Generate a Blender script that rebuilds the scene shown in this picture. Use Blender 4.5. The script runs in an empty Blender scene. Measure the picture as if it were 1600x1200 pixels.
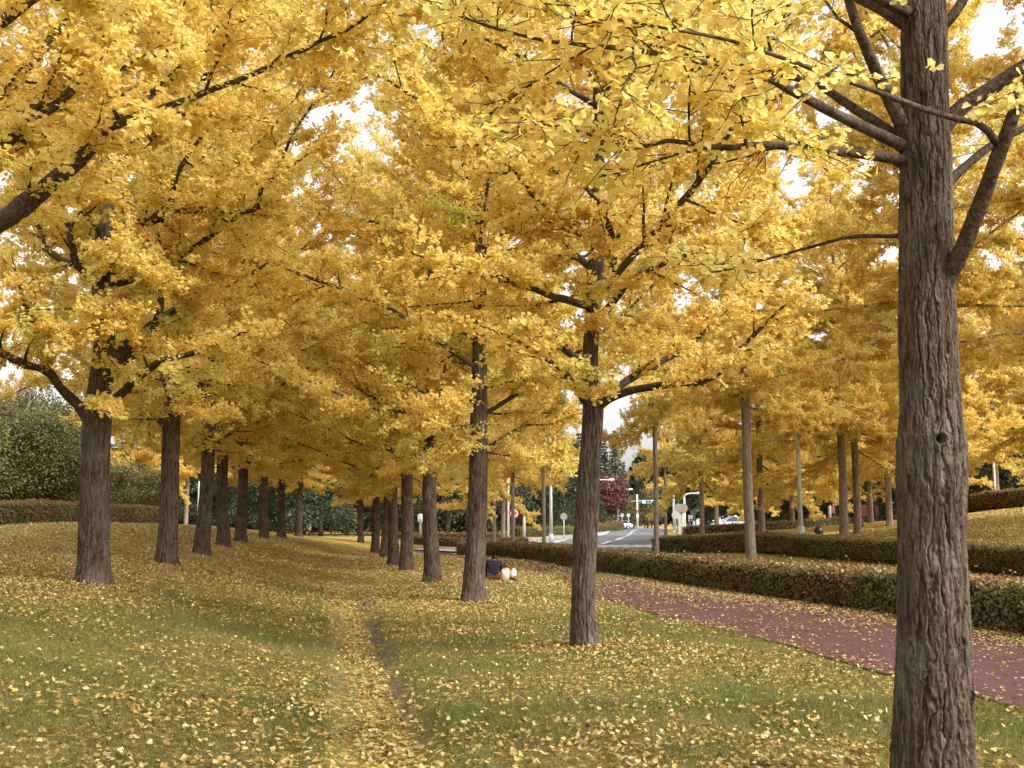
import bpy, math, numpy as np
from mathutils import Vector

# ------------------------------------------------------------------ camera, sky, sun, exposure
S = bpy.context.scene
COL = S.collection
F_PX, CX, CY, HOR, EYE = 1650.0, 800.0, 600.0, 818.0, 1.5
PITCH = math.atan((HOR - CY) / F_PX)
cam_d = bpy.data.cameras.new("camera")
cam_d.sensor_width = 36.0
cam_d.lens = 36.0 * F_PX / 1600.0
cam_d.clip_start = 0.05
cam_d.clip_end = 3000
cam = bpy.data.objects.new("camera", cam_d)
cam.location = (0, 0, EYE)
cam.rotation_euler = (math.pi / 2 + PITCH, 0, 0)
COL.objects.link(cam)
S.camera = cam

SUN_EL, SUN_AZ = math.radians(42), math.radians(125)     # azimuth clockwise from +Y
world = bpy.data.worlds.new("World")
S.world = world
world.use_nodes = True
wn = world.node_tree
for n in list(wn.nodes):
    wn.nodes.remove(n)
sky = wn.nodes.new("ShaderNodeTexSky")
sky.sky_type = 'NISHITA'
sky.sun_disc = False
sky.sun_elevation = SUN_EL
sky.sun_rotation = SUN_AZ
sky.air_density = 1.0
sky.dust_density = 4.0
hs = wn.nodes.new("ShaderNodeHueSaturation")
hs.inputs["Saturation"].default_value = 0.14
bgn = wn.nodes.new("ShaderNodeBackground")
bgn.inputs["Strength"].default_value = 0.15
wo = wn.nodes.new("ShaderNodeOutputWorld")
wn.links.new(sky.outputs[0], hs.inputs["Color"])
wn.links.new(hs.outputs[0], bgn.inputs["Color"])
wn.links.new(bgn.outputs[0], wo.inputs["Surface"])

sun_d = bpy.data.lights.new("sun", 'SUN')
sun_d.energy = 1.15
sun_d.angle = math.radians(16)
sun_d.color = (1.0, 0.96, 0.90)
sun = bpy.data.objects.new("sun", sun_d)
sdir = Vector((math.sin(SUN_AZ) * math.cos(SUN_EL), math.cos(SUN_AZ) * math.cos(SUN_EL), math.sin(SUN_EL)))
sun.rotation_euler = sdir.to_track_quat('Z', 'Y').to_euler()
sun.location = sdir * 60
COL.objects.link(sun)

S.view_settings.view_transform = 'Standard'
S.view_settings.look = 'None'
S.view_settings.gamma = 1.0
S.view_settings.use_curve_mapping = False
S.view_settings.exposure = 1.25
cy = S.cycles
cy.max_bounces = 10
cy.diffuse_bounces = 7
cy.glossy_bounces = 2
cy.transmission_bounces = 4
cy.transparent_max_bounces = 4
cy.caustics_reflective = False
cy.caustics_refractive = False
cy.use_denoising = True
cy.use_adaptive_sampling = True
cy.adaptive_threshold = 0.02
S.render.use_persistent_data = False

# ------------------------------------------------------------------ projection helpers
cp, sp = math.cos(PITCH), math.sin(PITCH)


def at(px, py, Y):
    """world point seen at photo pixel (px, py) at world depth Y"""
    cx_, cz_ = (px - CX) / F_PX, (CY - py) / F_PX
    d = np.array([cx_, cp - cz_ * sp, sp + cz_ * cp])
    return np.array([0, 0, EYE]) + d * (Y / d[1])


# ------------------------------------------------------------------ noise
def _fade(t):
    return t * t * t * (t * (t * 6 - 15) + 10)


def pnoise(u, v, pu=None, seed=0):
    """2-d gradient noise (-1..1), optional period pu in u"""
    rng = np.random.default_rng(seed + 991)
    T = 256
    ang = rng.random((T, T)) * 2 * np.pi
    u = np.asarray(u, float); v = np.asarray(v, float)
    iu = np.floor(u).astype(int); iv = np.floor(v).astype(int)
    fu, fv = u - iu, v - iv
    per = pu if pu else T
    out = 0
    wu, wv = _fade(fu), _fade(fv)
    for du in (0, 1):
        for dv in (0, 1):
            a = ang[((iu + du) % per) % T, (iv + dv) % T]
            g = np.cos(a) * (fu - du) + np.sin(a) * (fv - dv)
            out = out + g * (wu if du else 1 - wu) * (wv if dv else 1 - wv)
    return out * 1.5


def fbm(u, v, o=3, seed=0):
    r, a = 0, 1.0
    for i in range(o):
        r = r + a * pnoise(u * 2 ** i, v * 2 ** i, None, seed + i)
        a *= 0.5
    return r


def sstep(x, a, b):
    t = np.clip((x - a) / (b - a), 0, 1)
    return t * t * (3 - 2 * t)


def plates(u, v, pu, seed=0, jit=0.85):
    """cell pattern periodic in u: (distance to the nearest crack, value of the cell)"""
    rng = np.random.default_rng(seed + 77)
    T = 512
    jx, jy, jv = rng.random((3, pu, T))
    iu = np.floor(u).astype(int); iv = np.floor(v).astype(int)
    f1 = np.full(u.shape, 9.0); f2 = np.full(u.shape, 9.0); val = np.zeros(u.shape)
    x1 = np.zeros(u.shape); y1 = np.zeros(u.shape); x2 = np.zeros(u.shape); y2 = np.zeros(u.shape)
    for du in (-1, 0, 1):
        for dv in (-1, 0, 1):
            a, c = (iu + du) % pu, (iv + dv) % T
            # every second column is shifted by half a cell, so cracks braid like bark
            X = iu + du + .5 + (jx[a, c] - .5) * jit - u; Y_ = iv + dv + .5 * (a % 2) + .5 + (jy[a, c] - .5) * jit - v
            d = np.hypot(X, Y_)
            m = d < f1; m2 = ~m & (d < f2)
            x2 = np.where(m, x1, np.where(m2, X, x2)); y2 = np.where(m, y1, np.where(m2, Y_, y2))
            f2 = np.where(m, f1, np.where(m2, d, f2))
            x1 = np.where(m, X, x1); y1 = np.where(m, Y_, y1); val = np.where(m, jv[a, c], val); f1 = np.where(m, d, f1)
    w = np.abs(x2 - x1) / (np.hypot(x2 - x1, y2 - y1) + 1e-6)
    return f2 - f1, val, sstep(w, .25, .8)


def unit(a):
    return a / (np.linalg.norm(a, axis=-1, keepdims=True) + 1e-9)


# ------------------------------------------------------------------ terrain
def cpt(px, py, Y):
    p = at(px, py, Y)
    return (p[0], p[1], p[2])


ctrl = [(0, -12, 0), (-6, -10, 0.3), (8, -10, 0), (0, 0, 0), (2.4, 6, 0.0), (-4, 0, 0.15), (5, 0, -0.02), (9, 0, -0.03),
        (-20, -5, 1.2), (25, -5, 0.2), (-9, 3, 0.6), (16, 4, 0.1)]
ctrl += [cpt(*c) for c in [
    (800, 1200, 6.45), (915, 1010, 12.9), (741, 940, 20.3), (676, 910, 26.9), (636, 892, 33.4), (616, 882, 39), (603, 871, 46),
    (587, 865, 52), (564, 848, 66),
    (145, 912, 15.5), (263, 882, 22), (317, 868, 28), (350, 853, 34), (377, 847, 40), (413, 841, 47), (440, 840, 53), (467, 838, 60),
    (530, 1000, 14.7), (600, 1100, 9.3), (500, 920, 26), (525, 890, 36), (560, 870, 48),
    (0, 1200, 6.4), (0, 1000, 9.3), (0, 900, 17), (0, 840, 36), (0, 818, 46), (130, 817, 56), (250, 818, 64), (330, 822, 70),
    (330, 950, 16), (420, 900, 25), (430, 862, 41),
    (560, 842, 92), (700, 840, 96), (800, 842, 92), (430, 836, 84), (250, 832, 110), (0, 825, 90),
    (1600, 1118, 8.25), (1400, 1065, 10), (1200, 1005, 13.2), (1000, 955, 18), (900, 920, 24.3), (850, 895, 32),
    (1600, 1000, 13.6), (1400, 965, 16.8), (1200, 935, 21.2), (1000, 905, 28.4), (850, 880, 40), (760, 870, 47.6),
    (1600, 905, 28.4), (1400, 886, 36), (1200, 876, 43), (1050, 866, 51),
    (1600, 850, 36), (1550, 796, 56), (1400, 830, 46), (1390, 822, 58), (1318, 846, 46), (1360, 818, 64), (1250, 848, 46),
    (1190, 846, 55), (1097, 839, 66), (1040, 837, 76), (1240, 826, 76), (1150, 832, 90), (1300, 822, 90),
    (1010, 860, 59), (930, 855, 67), (858, 853, 72), (990, 834, 118), (960, 828, 150), (980, 827, 180), (1060, 829, 130)]]
ctrl += [(-150, 120, 1.2), (150, 120, 2.0), (-60, 30, 2.2), (70, 40, 3.2), (-200, 400, 0), (0, 400, 1), (200, 400, 0), (-900, 900, 0),
         (900, 900, 0), (0, 900, 0), (-300, 0, 2), (300, 0, 3), (0, 250, .6)]
ctrl = np.array(ctrl, float)
OFF = 20.0


def uv_of(x, y):
    yy = np.maximum(y, -14.0) + OFF
    return x / yy * 1.6, np.log(yy)


def _tps(r2):
    return 0.5 * r2 * np.log(r2 + 1e-12)


cu, cv = uv_of(ctrl[:, 0], ctrl[:, 1])
n = len(ctrl)
K = _tps((cu[:, None] - cu[None]) ** 2 + (cv[:, None] - cv[None]) ** 2) + np.eye(n) * 4e-4
Pm = np.stack([np.ones(n), cu, cv], 1)
A = np.block([[K, Pm], [Pm.T, np.zeros((3, 3))]])
W = np.linalg.solve(A, np.concatenate([ctrl[:, 2], np.zeros(3)]))

ditch = np.array([at(px, py, 1.5 * F_PX / (py - HOR) * 1.03)[:2] for px, py in
                  [(508, 880), (528, 912), (550, 960), (564, 1000), (576, 1050), (590, 1110), (600, 1160), (610, 1210), (622, 1270)]])


def seg_dist(x, y, line):
    """signed (left<0) distance to polyline, arrays"""
    best = np.full(np.shape(x), 1e9); sg = np.zeros(np.shape(x))
    for a, b in zip(line[:-1], line[1:]):
        d = b - a; L2 = d @ d
        t = np.clip(((x - a[0]) * d[0] + (y - a[1]) * d[1]) / L2, 0, 1)
        ex, ey = x - a[0] - t * d[0], y - a[1] - t * d[1]
        r = np.hypot(ex, ey)
        m = r < best
        best = np.where(m, r, best)
        sg = np.where(m, np.sign(d[0] * ey - d[1] * ex), sg)
    return best, sg


def Zs(x, y):
    """smooth ground height"""
    x = np.asarray(x, float); y = np.asarray(y, float)
    u, v = uv_of(x, y)
    sh = u.shape
    u, v = u.ravel(), v.ravel()
    out = np.empty(len(u))
    for i in range(0, len(u), 20000):
        r2 = (u[i:i + 20000, None] - cu) ** 2 + (v[i:i + 20000, None] - cv) ** 2
        out[i:i + 20000] = _tps(r2) @ W[:n] + W[n] + W[n + 1] * u[i:i + 20000] + W[n + 2] * v[i:i + 20000]
    return out.reshape(sh)


def ditch_depth(x, y):
    d, _ = seg_dist(np.asarray(x, float), np.asarray(y, float), ditch)
    fade = sstep(np.asarray(y, float), 30, 18)
    return 0.10 * sstep(d, 0.48, 0.20) * fade


def Z(x, y):
    return Zs(x, y) - ditch_depth(x, y)


def zt(x, y):
    return float(Z(np.array([x]), np.array([y]))[0])


def gpt(px, Y, dz=0.0):
    """ground point under photo column px at depth Y"""
    x = at(px, HOR, Y)[0]
    return np.array([x, Y, zt(x, Y) + dz])


def ghit(px, py, lo=4.0, hi=400.0):
    """ground point seen at pixel"""
    Ys = np.exp(np.linspace(math.log(lo), math.log(hi), 600))
    P = np.array([at(px, py, Y) for Y in Ys])
    dz = P[:, 2] - Z(P[:, 0], P[:, 1])
    k = np.where(dz < 0)[0]
    i = k[0] if len(k) else len(Ys) - 1
    return np.array([P[i, 0], P[i, 1], zt(P[i, 0], P[i, 1])])


# ------------------------------------------------------------------ materials
def mat(name, col=(0.5, 0.5, 0.5), rough=0.8, metal=0.0, var=0.0, scale=6.0, bump=0.0, spec=0.3, col2=None, emit=None):
    m = bpy.data.materials.new(name); m.use_nodes = True
    nt = m.node_tree; b = nt.nodes["Principled BSDF"]
    b.inputs["Roughness"].default_value = rough
    b.inputs["Metallic"].default_value = metal
    b.inputs["Specular IOR Level"].default_value = spec
    tc = nt.nodes.new("ShaderNodeTexCoord")
    nz = nt.nodes.new("ShaderNodeTexNoise"); nz.inputs["Scale"].default_value = scale; nz.inputs["Detail"].default_value = 5
    nt.links.new(tc.outputs["Object"], nz.inputs["Vector"])
    rp = nt.nodes.new("ShaderNodeValToRGB")
    c2 = col2 or tuple(c * (1 - var) for c in col)
    c1 = col if col2 else tuple(min(1, c * (1 + var)) for c in col)
    rp.color_ramp.elements[0].position = 0.3; rp.color_ramp.elements[1].position = 0.7
    rp.color_ramp.elements[0].color = (*c2, 1); rp.color_ramp.elements[1].color = (*c1, 1)
    nt.links.new(nz.outputs["Fac"], rp.inputs["Fac"])
    nt.links.new(rp.outputs["Color"], b.inputs["Base Color"])
    if bump:
        bp = nt.nodes.new("ShaderNodeBump"); bp.inputs["Strength"].default_value = bump; bp.inputs["Distance"].default_value = 0.02
        nt.links.new(nz.outputs["Fac"], bp.inputs["Height"]); nt.links.new(bp.outputs["Normal"], b.inputs["Normal"])
    if emit:
        b.inputs["Emission Color"].default_value = (*emit[0], 1); b.inputs["Emission Strength"].default_value = emit[1]
    return m


def leaf_mat(name, stops, trans=0.5, rough=0.5, objvar=0.06, gloss=0.03):
    """thin leaves: diffuse + translucent, colour from a per-leaf attribute"""
    m = bpy.data.materials.new(name); m.use_nodes = True
    nt = m.node_tree
    for q in list(nt.nodes):
        nt.nodes.remove(q)
    N = nt.nodes.new; L = nt.links.new
    a = N("ShaderNodeAttribute"); a.attribute_name = "tint"
    oi = N("ShaderNodeObjectInfo")
    mm = N("ShaderNodeMath"); mm.operation = 'MULTIPLY_ADD'; mm.inputs[1].default_value = objvar * 2; mm.inputs[2].default_value = -objvar
    L(oi.outputs["Random"], mm.inputs[0])
    ad = N("ShaderNodeMath"); ad.operation = 'ADD'
    L(a.outputs["Fac"], ad.inputs[0]); L(mm.outputs[0], ad.inputs[1])
    rp = N("ShaderNodeValToRGB")
    els = rp.color_ramp.elements
    els[0].position, els[0].color = stops[0][0], (*stops[0][1], 1)
    els[1].position, els[1].color = stops[-1][0], (*stops[-1][1], 1)
    for p, c in stops[1:-1]:
        e = els.new(p); e.color = (*c, 1)
    L(ad.outputs[0], rp.inputs["Fac"])
    d = N("ShaderNodeBsdfDiffuse"); t = N("ShaderNodeBsdfTranslucent"); g = N("ShaderNodeBsdfGlossy")
    g.inputs["Roughness"].default_value = rough; g.inputs["Color"].default_value = (1, 1, 1, 1)
    L(rp.outputs[0], d.inputs["Color"]); L(rp.outputs[0], t.inputs["Color"])
    x1 = N("ShaderNodeMixShader"); x1.inputs[0].default_value = trans
    L(d.outputs[0], x1.inputs[1]); L(t.outputs[0], x1.inputs[2])
    x2 = N("ShaderNodeMixShader"); x2.inputs[0].default_value = gloss
    L(x1.outputs[0], x2.inputs[1]); L(g.outputs[0], x2.inputs[2])
    o = N("ShaderNodeOutputMaterial"); L(x2.outputs[0], o.inputs["Surface"])
    return m


def bark_mat(name, dark, light, bump=0.6, lichen=(0.30, 0.29, 0.24), along=0.16):
    m = bpy.data.materials.new(name); m.use_nodes = True
    nt = m.node_tree; b = nt.nodes["Principled BSDF"]; N = nt.nodes.new; L = nt.links.new
    b.inputs["Roughness"].default_value = 0.9; b.inputs["Specular IOR Level"].default_value = 0.15
    tc = N("ShaderNodeTexCoord"); mp = N("ShaderNodeMapping"); mp.inputs["Scale"].default_value = (1, 1, along)
    L(tc.outputs["Object"], mp.inputs["Vector"])
    n1 = N("ShaderNodeTexNoise"); n1.inputs["Scale"].default_value = 34; n1.inputs["Detail"].default_value = 7; n1.inputs["Distortion"].default_value = 0.5
    L(mp.outputs[0], n1.inputs["Vector"])
    rp = N("ShaderNodeValToRGB"); rp.color_ramp.elements[0].position = 0.34; rp.color_ramp.elements[1].position = 0.68
    rp.color_ramp.elements[0].color = (*dark, 1); rp.color_ramp.elements[1].color = (*light, 1)
    L(n1.outputs["Fac"], rp.inputs["Fac"])
    n2 = N("ShaderNodeTexNoise"); n2.inputs["Scale"].default_value = 2.6; n2.inputs["Detail"].default_value = 7
    L(tc.outputs["Object"], n2.inputs["Vector"])
    r2 = N("ShaderNodeValToRGB"); r2.color_ramp.elements[0].position = 0.50; r2.color_ramp.elements[1].position = 0.72
    r2.color_ramp.elements[0].color = (0, 0, 0, 1); r2.color_ramp.elements[1].color = (0.55, 0.55, 0.55, 1)
    L(n2.outputs["Fac"], r2.inputs["Fac"])
    mx = N("ShaderNodeMix"); mx.data_type = 'RGBA'
    L(r2.outputs[0], mx.inputs[0]); L(rp.outputs[0], mx.inputs[6]); mx.inputs[7].default_value = (*lichen, 1)
    L(mx.outputs[2], b.inputs["Base Color"])
    bp = N("ShaderNodeBump"); bp.inputs["Strength"].default_value = bump; bp.inputs["Distance"].default_value = 0.015
    L(n1.outputs["Fac"], bp.inputs["Height"]); L(bp.outputs[0], b.inputs["Normal"])
    return m


GINKGO = [(0.0, (0.81, 0.565, 0.13)), (0.32, (0.875, 0.682, 0.19)), (0.58, (0.895, 0.74, 0.235)), (0.76, (0.885, 0.78, 0.31)), (0.88, (0.74, 0.70, 0.17)), (1.0, (0.60, 0.62, 0.13))]
M = dict(
    leaf=leaf_mat("ginkgo_leaf", GINKGO, 0.62, gloss=0.02),
    litter=leaf_mat("fallen_leaf", [(0.0, (0.15, 0.085, 0.025)), (0.3, (0.32, 0.20, 0.05)), (0.6, (0.44, 0.31, 0.09)), (0.85, (0.55, 0.44, 0.18)), (1.0, (0.66, 0.56, 0.29))], 0.12, gloss=0.04),
    grass=leaf_mat("grass_blade", [(0.0, (0.27, 0.20, 0.07)), (0.5, (0.155, 0.153, 0.034)), (1.0, (0.11, 0.135, 0.025))], 0.3),
    hedge=leaf_mat("hedge_leaf", [(0.0, (0.29, 0.14, 0.07)), (0.3, (0.29, 0.20, 0.07)), (0.6, (0.19, 0.185, 0.05)), (1.0, (0.20, 0.24, 0.06))], 0.4),
    cedar=leaf_mat("cedar_needle", [(0.0, (0.030, 0.043, 0.020)), (0.6, (0.068, 0.088, 0.036)), (1.0, (0.15, 0.165, 0.07))], 0.15),
    olive=leaf_mat("olive_leaf", [(0.0, (0.08, 0.082, 0.024)), (0.6, (0.175, 0.165, 0.048)), (1.0, (0.34, 0.27, 0.085))], 0.35),
    maroon=leaf_mat("maroon_leaf", [(0.0, (0.14, 0.048, 0.048)), (0.6, (0.23, 0.085, 0.078)), (1.0, (0.29, 0.13, 0.11))], 0.3),
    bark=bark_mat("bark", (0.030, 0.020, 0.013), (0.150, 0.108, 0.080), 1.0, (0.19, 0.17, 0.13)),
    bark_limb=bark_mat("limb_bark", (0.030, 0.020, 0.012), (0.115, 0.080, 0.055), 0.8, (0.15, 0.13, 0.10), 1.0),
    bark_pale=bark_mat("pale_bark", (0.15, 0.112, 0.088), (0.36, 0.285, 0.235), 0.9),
    bark_dark=bark_mat("dark_bark", (0.05, 0.037, 0.028), (0.11, 0.08, 0.06), 0.5),
    core=mat("hedge_core", (0.035, 0.03, 0.015), 0.95, var=0.4, scale=9),
    white=mat("white_paint", (0.78, 0.79, 0.80), 0.4, var=0.05),
    tan=mat("sign_back", (0.30, 0.28, 0.25), 0.6, var=0.1),
    grey=mat("grey_paint", (0.50, 0.52, 0.54), 0.5, var=0.1),
    dgrey=mat("dark_grey_metal", (0.10, 0.10, 0.105), 0.5, var=0.15),
    red=mat("red_paint", (0.50, 0.05, 0.05), 0.5, var=0.1),
    redwall=mat("faded_red_board", (0.27, 0.08, 0.065), 0.7, var=0.15, scale=3),
    concrete=mat("concrete", (0.48, 0.47, 0.45), 0.9, var=0.12, scale=3, bump=0.2),
    car=mat("car_paint", (0.80, 0.80, 0.80), 0.25, var=0.02, spec=0.5),
    glass=mat("dark_glass", (0.04, 0.05, 0.06), 0.08, var=0.1, spec=0.6),
    tyre=mat("tyre_rubber", (0.02, 0.02, 0.02), 0.8, var=0.2),
    lampglass=mat("lamp_cover", (0.85, 0.85, 0.82), 0.3, var=0.02),
    green=mat("green_signal", (0.05, 0.5, 0.3), 0.3, emit=((0.1, 1.0, 0.6), 2.0)),
    bag=mat("black_plastic", (0.012, 0.012, 0.014), 0.35, var=0.2, bump=0.3, spec=0.5),
    skin=mat("skin", (0.55, 0.34, 0.24), 0.6, var=0.05),
    hair_d=mat("dark_hair", (0.018, 0.012, 0.01), 0.6, var=0.3, scale=40),
    hair_r=mat("reddish_hair", (0.10, 0.03, 0.015), 0.6, var=0.3, scale=40),
    jacket=mat("black_jacket", (0.012, 0.014, 0.02), 0.8, var=0.3, scale=12),
    trouser=mat("brown_trousers", (0.17, 0.075, 0.05), 0.85, var=0.2, scale=14),
    cream=mat("cream_knit", (0.62, 0.56, 0.44), 0.9, var=0.08, scale=30),
    navy=mat("navy_cloth", (0.03, 0.03, 0.06), 0.85, var=0.2),
    brown=mat("brown_cloth", (0.22, 0.11, 0.08), 0.85, var=0.2),
    paper=mat("white_paper", (0.82, 0.82, 0.82), 0.7, var=0.03),
)


# ------------------------------------------------------------------ mesh helpers
class MB:
    """collects vertices and faces for ONE mesh"""
    def __init__(self):
        self.v, self.f, self.mi, self.t, self.nv = [], [], [], [], 0

    def add(self, V, Fs, mi=0, tint=None):
        V = np.asarray(V, float)
        for Fa in (Fs if isinstance(Fs, list) else [Fs]):
            Fa = np.asarray(Fa, int)
            self.f.append(Fa + self.nv); self.mi.append(np.full(len(Fa), mi))
        self.v.append(V)
        self.t.append(np.full(len(V), 0.5) if tint is None else np.broadcast_to(tint, (len(V),)))
        self.nv += len(V)
        return self

    def mesh(self, name, mats, smooth=False):
        me = bpy.data.meshes.new(name)
        V = np.concatenate(self.v)
        me.vertices.add(len(V)); me.vertices.foreach_set("co", V.astype(np.float32).ravel())
        loops = np.concatenate([f.ravel() for f in self.f]).astype(np.int32)
        sizes = np.concatenate([np.full(len(f), f.shape[1]) for f in self.f]).astype(np.int32)
        starts = np.concatenate([[0], np.cumsum(sizes)[:-1]]).astype(np.int32)
        me.loops.add(len(loops)); me.loops.foreach_set("vertex_index", loops)
        me.polygons.add(len(sizes)); me.polygons.foreach_set("loop_start", starts)
        try:
            me.polygons.foreach_set("loop_total", sizes)
        except Exception:
            pass
        for m in (mats if isinstance(mats, (list, tuple)) else [mats]):
            me.materials.append(m)
        me.polygons.foreach_set("material_index", np.concatenate(self.mi).astype(np.int32))
        at_ = me.attributes.new("tint", 'FLOAT', 'POINT')
        at_.data.foreach_set("value", np.concatenate(self.t).astype(np.float32))
        me.update(calc_edges=True)
        me.polygons.foreach_set("use_smooth", np.full(len(sizes), smooth))
        return me

    def obj(self, name, mats, parent=None, smooth=False, loc=None):
        return link(name, self.mesh(name, mats, smooth), parent, loc)


def link(name, data, parent=None, loc=None):
    o = bpy.data.objects.new(name, data)
    COL.objects.link(o)
    if parent is not None:
        o.parent = parent
    if loc is not None:
        o.location = loc
    return o


def tag(o, label=None, cat=None, group=None, kind=None):
    for k, v in (("label", label), ("category", cat), ("group", group), ("kind", kind)):
        if v:
            o[k] = v
    return o


def thing(name, label, cat, loc=(0, 0, 0), rz=0.0, group=None):
    o = link(name, None, None, tuple(float(c) for c in loc))
    o.rotation_euler = (0, 0, rz)
    return tag(o, label, cat, group)


def dup(root, loc, rz, scale=1.0, label=None, group=None):
    r = root.copy(); COL.objects.link(r)
    r.location = tuple(float(c) for c in loc); r.rotation_euler = (0, 0, rz)
    r.scale = (scale, scale, scale) if np.isscalar(scale) else scale
    tag(r, label, None, group)
    for ch in list(root.children):
        c = ch.copy(); COL.objects.link(c); c.parent = r
        for g in list(ch.children):
            d = g.copy(); COL.objects.link(d); d.parent = c
    return r


def smooth_path(P, n, R=None):
    """Catmull-Rom resample to n points"""
    P = np.asarray(P, float)
    s = np.concatenate([[0], np.cumsum(np.linalg.norm(np.diff(P, axis=0), axis=1))])
    T = np.linspace(0, s[-1], n)
    Q = np.concatenate([[2 * P[0] - P[1]], P, [2 * P[-1] - P[-2]]])
    i = np.clip(np.searchsorted(s, T, side='right') - 1, 0, len(P) - 2)
    t = ((T - s[i]) / (s[i + 1] - s[i] + 1e-9))[:, None]
    p0, p1, p2, p3 = Q[i], Q[i + 1], Q[i + 2], Q[i + 3]
    out = 0.5 * (2 * p1 + (p2 - p0) * t + (2 * p0 - 5 * p1 + 4 * p2 - p3) * t * t + (3 * p1 - p0 - 3 * p2 + p3) * t ** 3)
    if R is None:
        return out
    return out, np.interp(T, s, R)


def frames(P):
    T = unit(np.gradient(P, axis=0))
    a = np.array([1.0, 0, 0]) if abs(T[0][0]) < 0.8 else np.array([0, 1.0, 0])
    U = np.empty_like(P)
    u = a - T[0] * (a @ T[0])
    for i in range(len(P)):
        u = u - T[i] * (u @ T[i]); u /= np.linalg.norm(u) + 1e-9
        U[i] = u
    return T, U, np.cross(T, U)


def tube(P, R, k=6, closed_end=True, Rmul=None):
    P = np.asarray(P, float); R = np.broadcast_to(np.asarray(R, float), (len(P),))
    T, U, V = frames(P)
    th = np.arange(k) * 2 * np.pi / k
    rr = R[:, None] * (Rmul if Rmul is not None else 1.0)
    rr = np.broadcast_to(rr, (len(P), k))
    vs = P[:, None] + rr[..., None] * (np.cos(th)[None, :, None] * U[:, None] + np.sin(th)[None, :, None] * V[:, None])
    vs = vs.reshape(-1, 3)
    i = np.arange(len(P) - 1)[:, None] * k; j = np.arange(k)[None]; j2 = (j + 1) % k
    q = np.stack([i + j, i + j2, i + k + j2, i + k + j], -1).reshape(-1, 4)
    fs = [q]
    if closed_end:
        m = len(vs)
        vs = np.concatenate([vs, P[:1], P[-1:]])
        jj = np.arange(k)
        fs.append(np.stack([np.full(k, m), (jj + 1) % k, jj], 1))
        b = (len(P) - 1) * k
        fs.append(np.stack([np.full(k, m + 1), b + jj, b + (jj + 1) % k], 1))
    return vs, fs


def prisms(A, B, ra, rb, k=3):
    """many straight twigs at once"""
    A = np.asarray(A); B = np.asarray(B); m = len(A)
    d = unit(B - A)
    h = np.where(np.abs(d[:, 2:3]) < 0.9, [[0, 0, 1.0]], [[1.0, 0, 0]])
    u = unit(np.cross(d, h)); w = np.cross(d, u)
    th = np.arange(k) * 2 * np.pi / k
    ring = np.cos(th)[None, :, None] * u[:, None] + np.sin(th)[None, :, None] * w[:, None]
    V = np.concatenate([A[:, None] + ring * np.reshape(ra, (-1, 1, 1)), B[:, None] + ring * np.reshape(rb, (-1, 1, 1))], 1).reshape(-1, 3)
    j = np.arange(k); j2 = (j + 1) % k
    f = np.stack([j, j2, k + j2, k + j], 1)
    return V, (np.arange(m)[:, None, None] * 2 * k + f[None]).reshape(-1, 4)


def box(c, s, rz=0.0):
    c = np.asarray(c, float); s = np.asarray(s, float) / 2
    v = np.array([[x, y, z] for z in (-1, 1) for y in (-1, 1) for x in (-1, 1)], float) * s
    ca, sa = math.cos(rz), math.sin(rz)
    v = np.stack([v[:, 0] * ca - v[:, 1] * sa, v[:, 0] * sa + v[:, 1] * ca, v[:, 2]], 1)
    return v + c, np.array([[0, 2, 3, 1], [4, 5, 7, 6], [0, 1, 5, 4], [2, 6, 7, 3], [0, 4, 6, 2], [1, 3, 7, 5]])


def disc(c, r, thick, k=24, axis=(0, -1, 0), r_in=0.0):
    ax = unit(np.array(axis, float)); h = np.array([0, 0, 1.0])
    u = unit(np.cross(ax, h)); w = np.cross(u, ax)
    th = np.arange(k) * 2 * np.pi / k
    ring = np.cos(th)[:, None] * u + np.sin(th)[:, None] * w
    c = np.asarray(c, float)
    j = np.arange(k); j2 = (j + 1) % k
    if r_in <= 0:
        V = np.concatenate([c + ring * r + ax * thick / 2, c + ring * r - ax * thick / 2])
        return V, [np.stack([j, j2, k + j2, k + j], 1), j[None, ::-1].copy(), (k + j)[None]]
    V = np.concatenate([c + ring * r + ax * thick / 2, c + ring * r_in + ax * thick / 2, c + ring * r - ax * thick / 2, c + ring * r_in - ax * thick / 2])
    return V, [np.concatenate([np.stack([j, j2, k + j2, k + j], 1), np.stack([2 * k + j, 2 * k + j2, j2, j], 1),
                               np.stack([k + j, k + j2, 3 * k + j2, 3 * k + j], 1), np.stack([3 * k + j, 3 * k + j2, 2 * k + j2, 2 * k + j], 1)])]


FAN = np.array([[0, 0, 0], [-.52, .58, .10], [-.32, .90, .0], [0, .84, -.05], [.32, .90, .0], [.52, .58, .10]])
FAN_F = np.array([[0, 2, 1], [0, 3, 2], [0, 4, 3], [0, 5, 4]])
KITE = np.array([[0, 0, 0], [-.52, .72, .10], [0, .95, -.03], [.52, .72, .10]])
KITE_F = np.array([[0, 2, 1], [0, 3, 2]])


def leaf_geo(mb, P, D, Nn, size, tint, shape=KITE, faces=KITE_F, mi=0, wide=1.0):
    P = np.asarray(P); m = len(P)
    if m == 0:
        return
    Nn = unit(Nn); D = unit(D - Nn * np.sum(D * Nn, 1, keepdims=True)); Sd = np.cross(D, Nn)
    size = np.reshape(size, (-1, 1, 1))
    V = P[:, None] + size * (shape[None, :, 0:1] * wide * Sd[:, None] + shape[None, :, 1:2] * D[:, None] + shape[None, :, 2:3] * Nn[:, None])
    k = len(shape)
    Fc = (np.arange(m)[:, None, None] * k + faces[None]).reshape(-1, faces.shape[1])
    mb.add(V.reshape(-1, 3), Fc, mi, np.repeat(np.broadcast_to(tint, (m,)), k))


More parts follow.
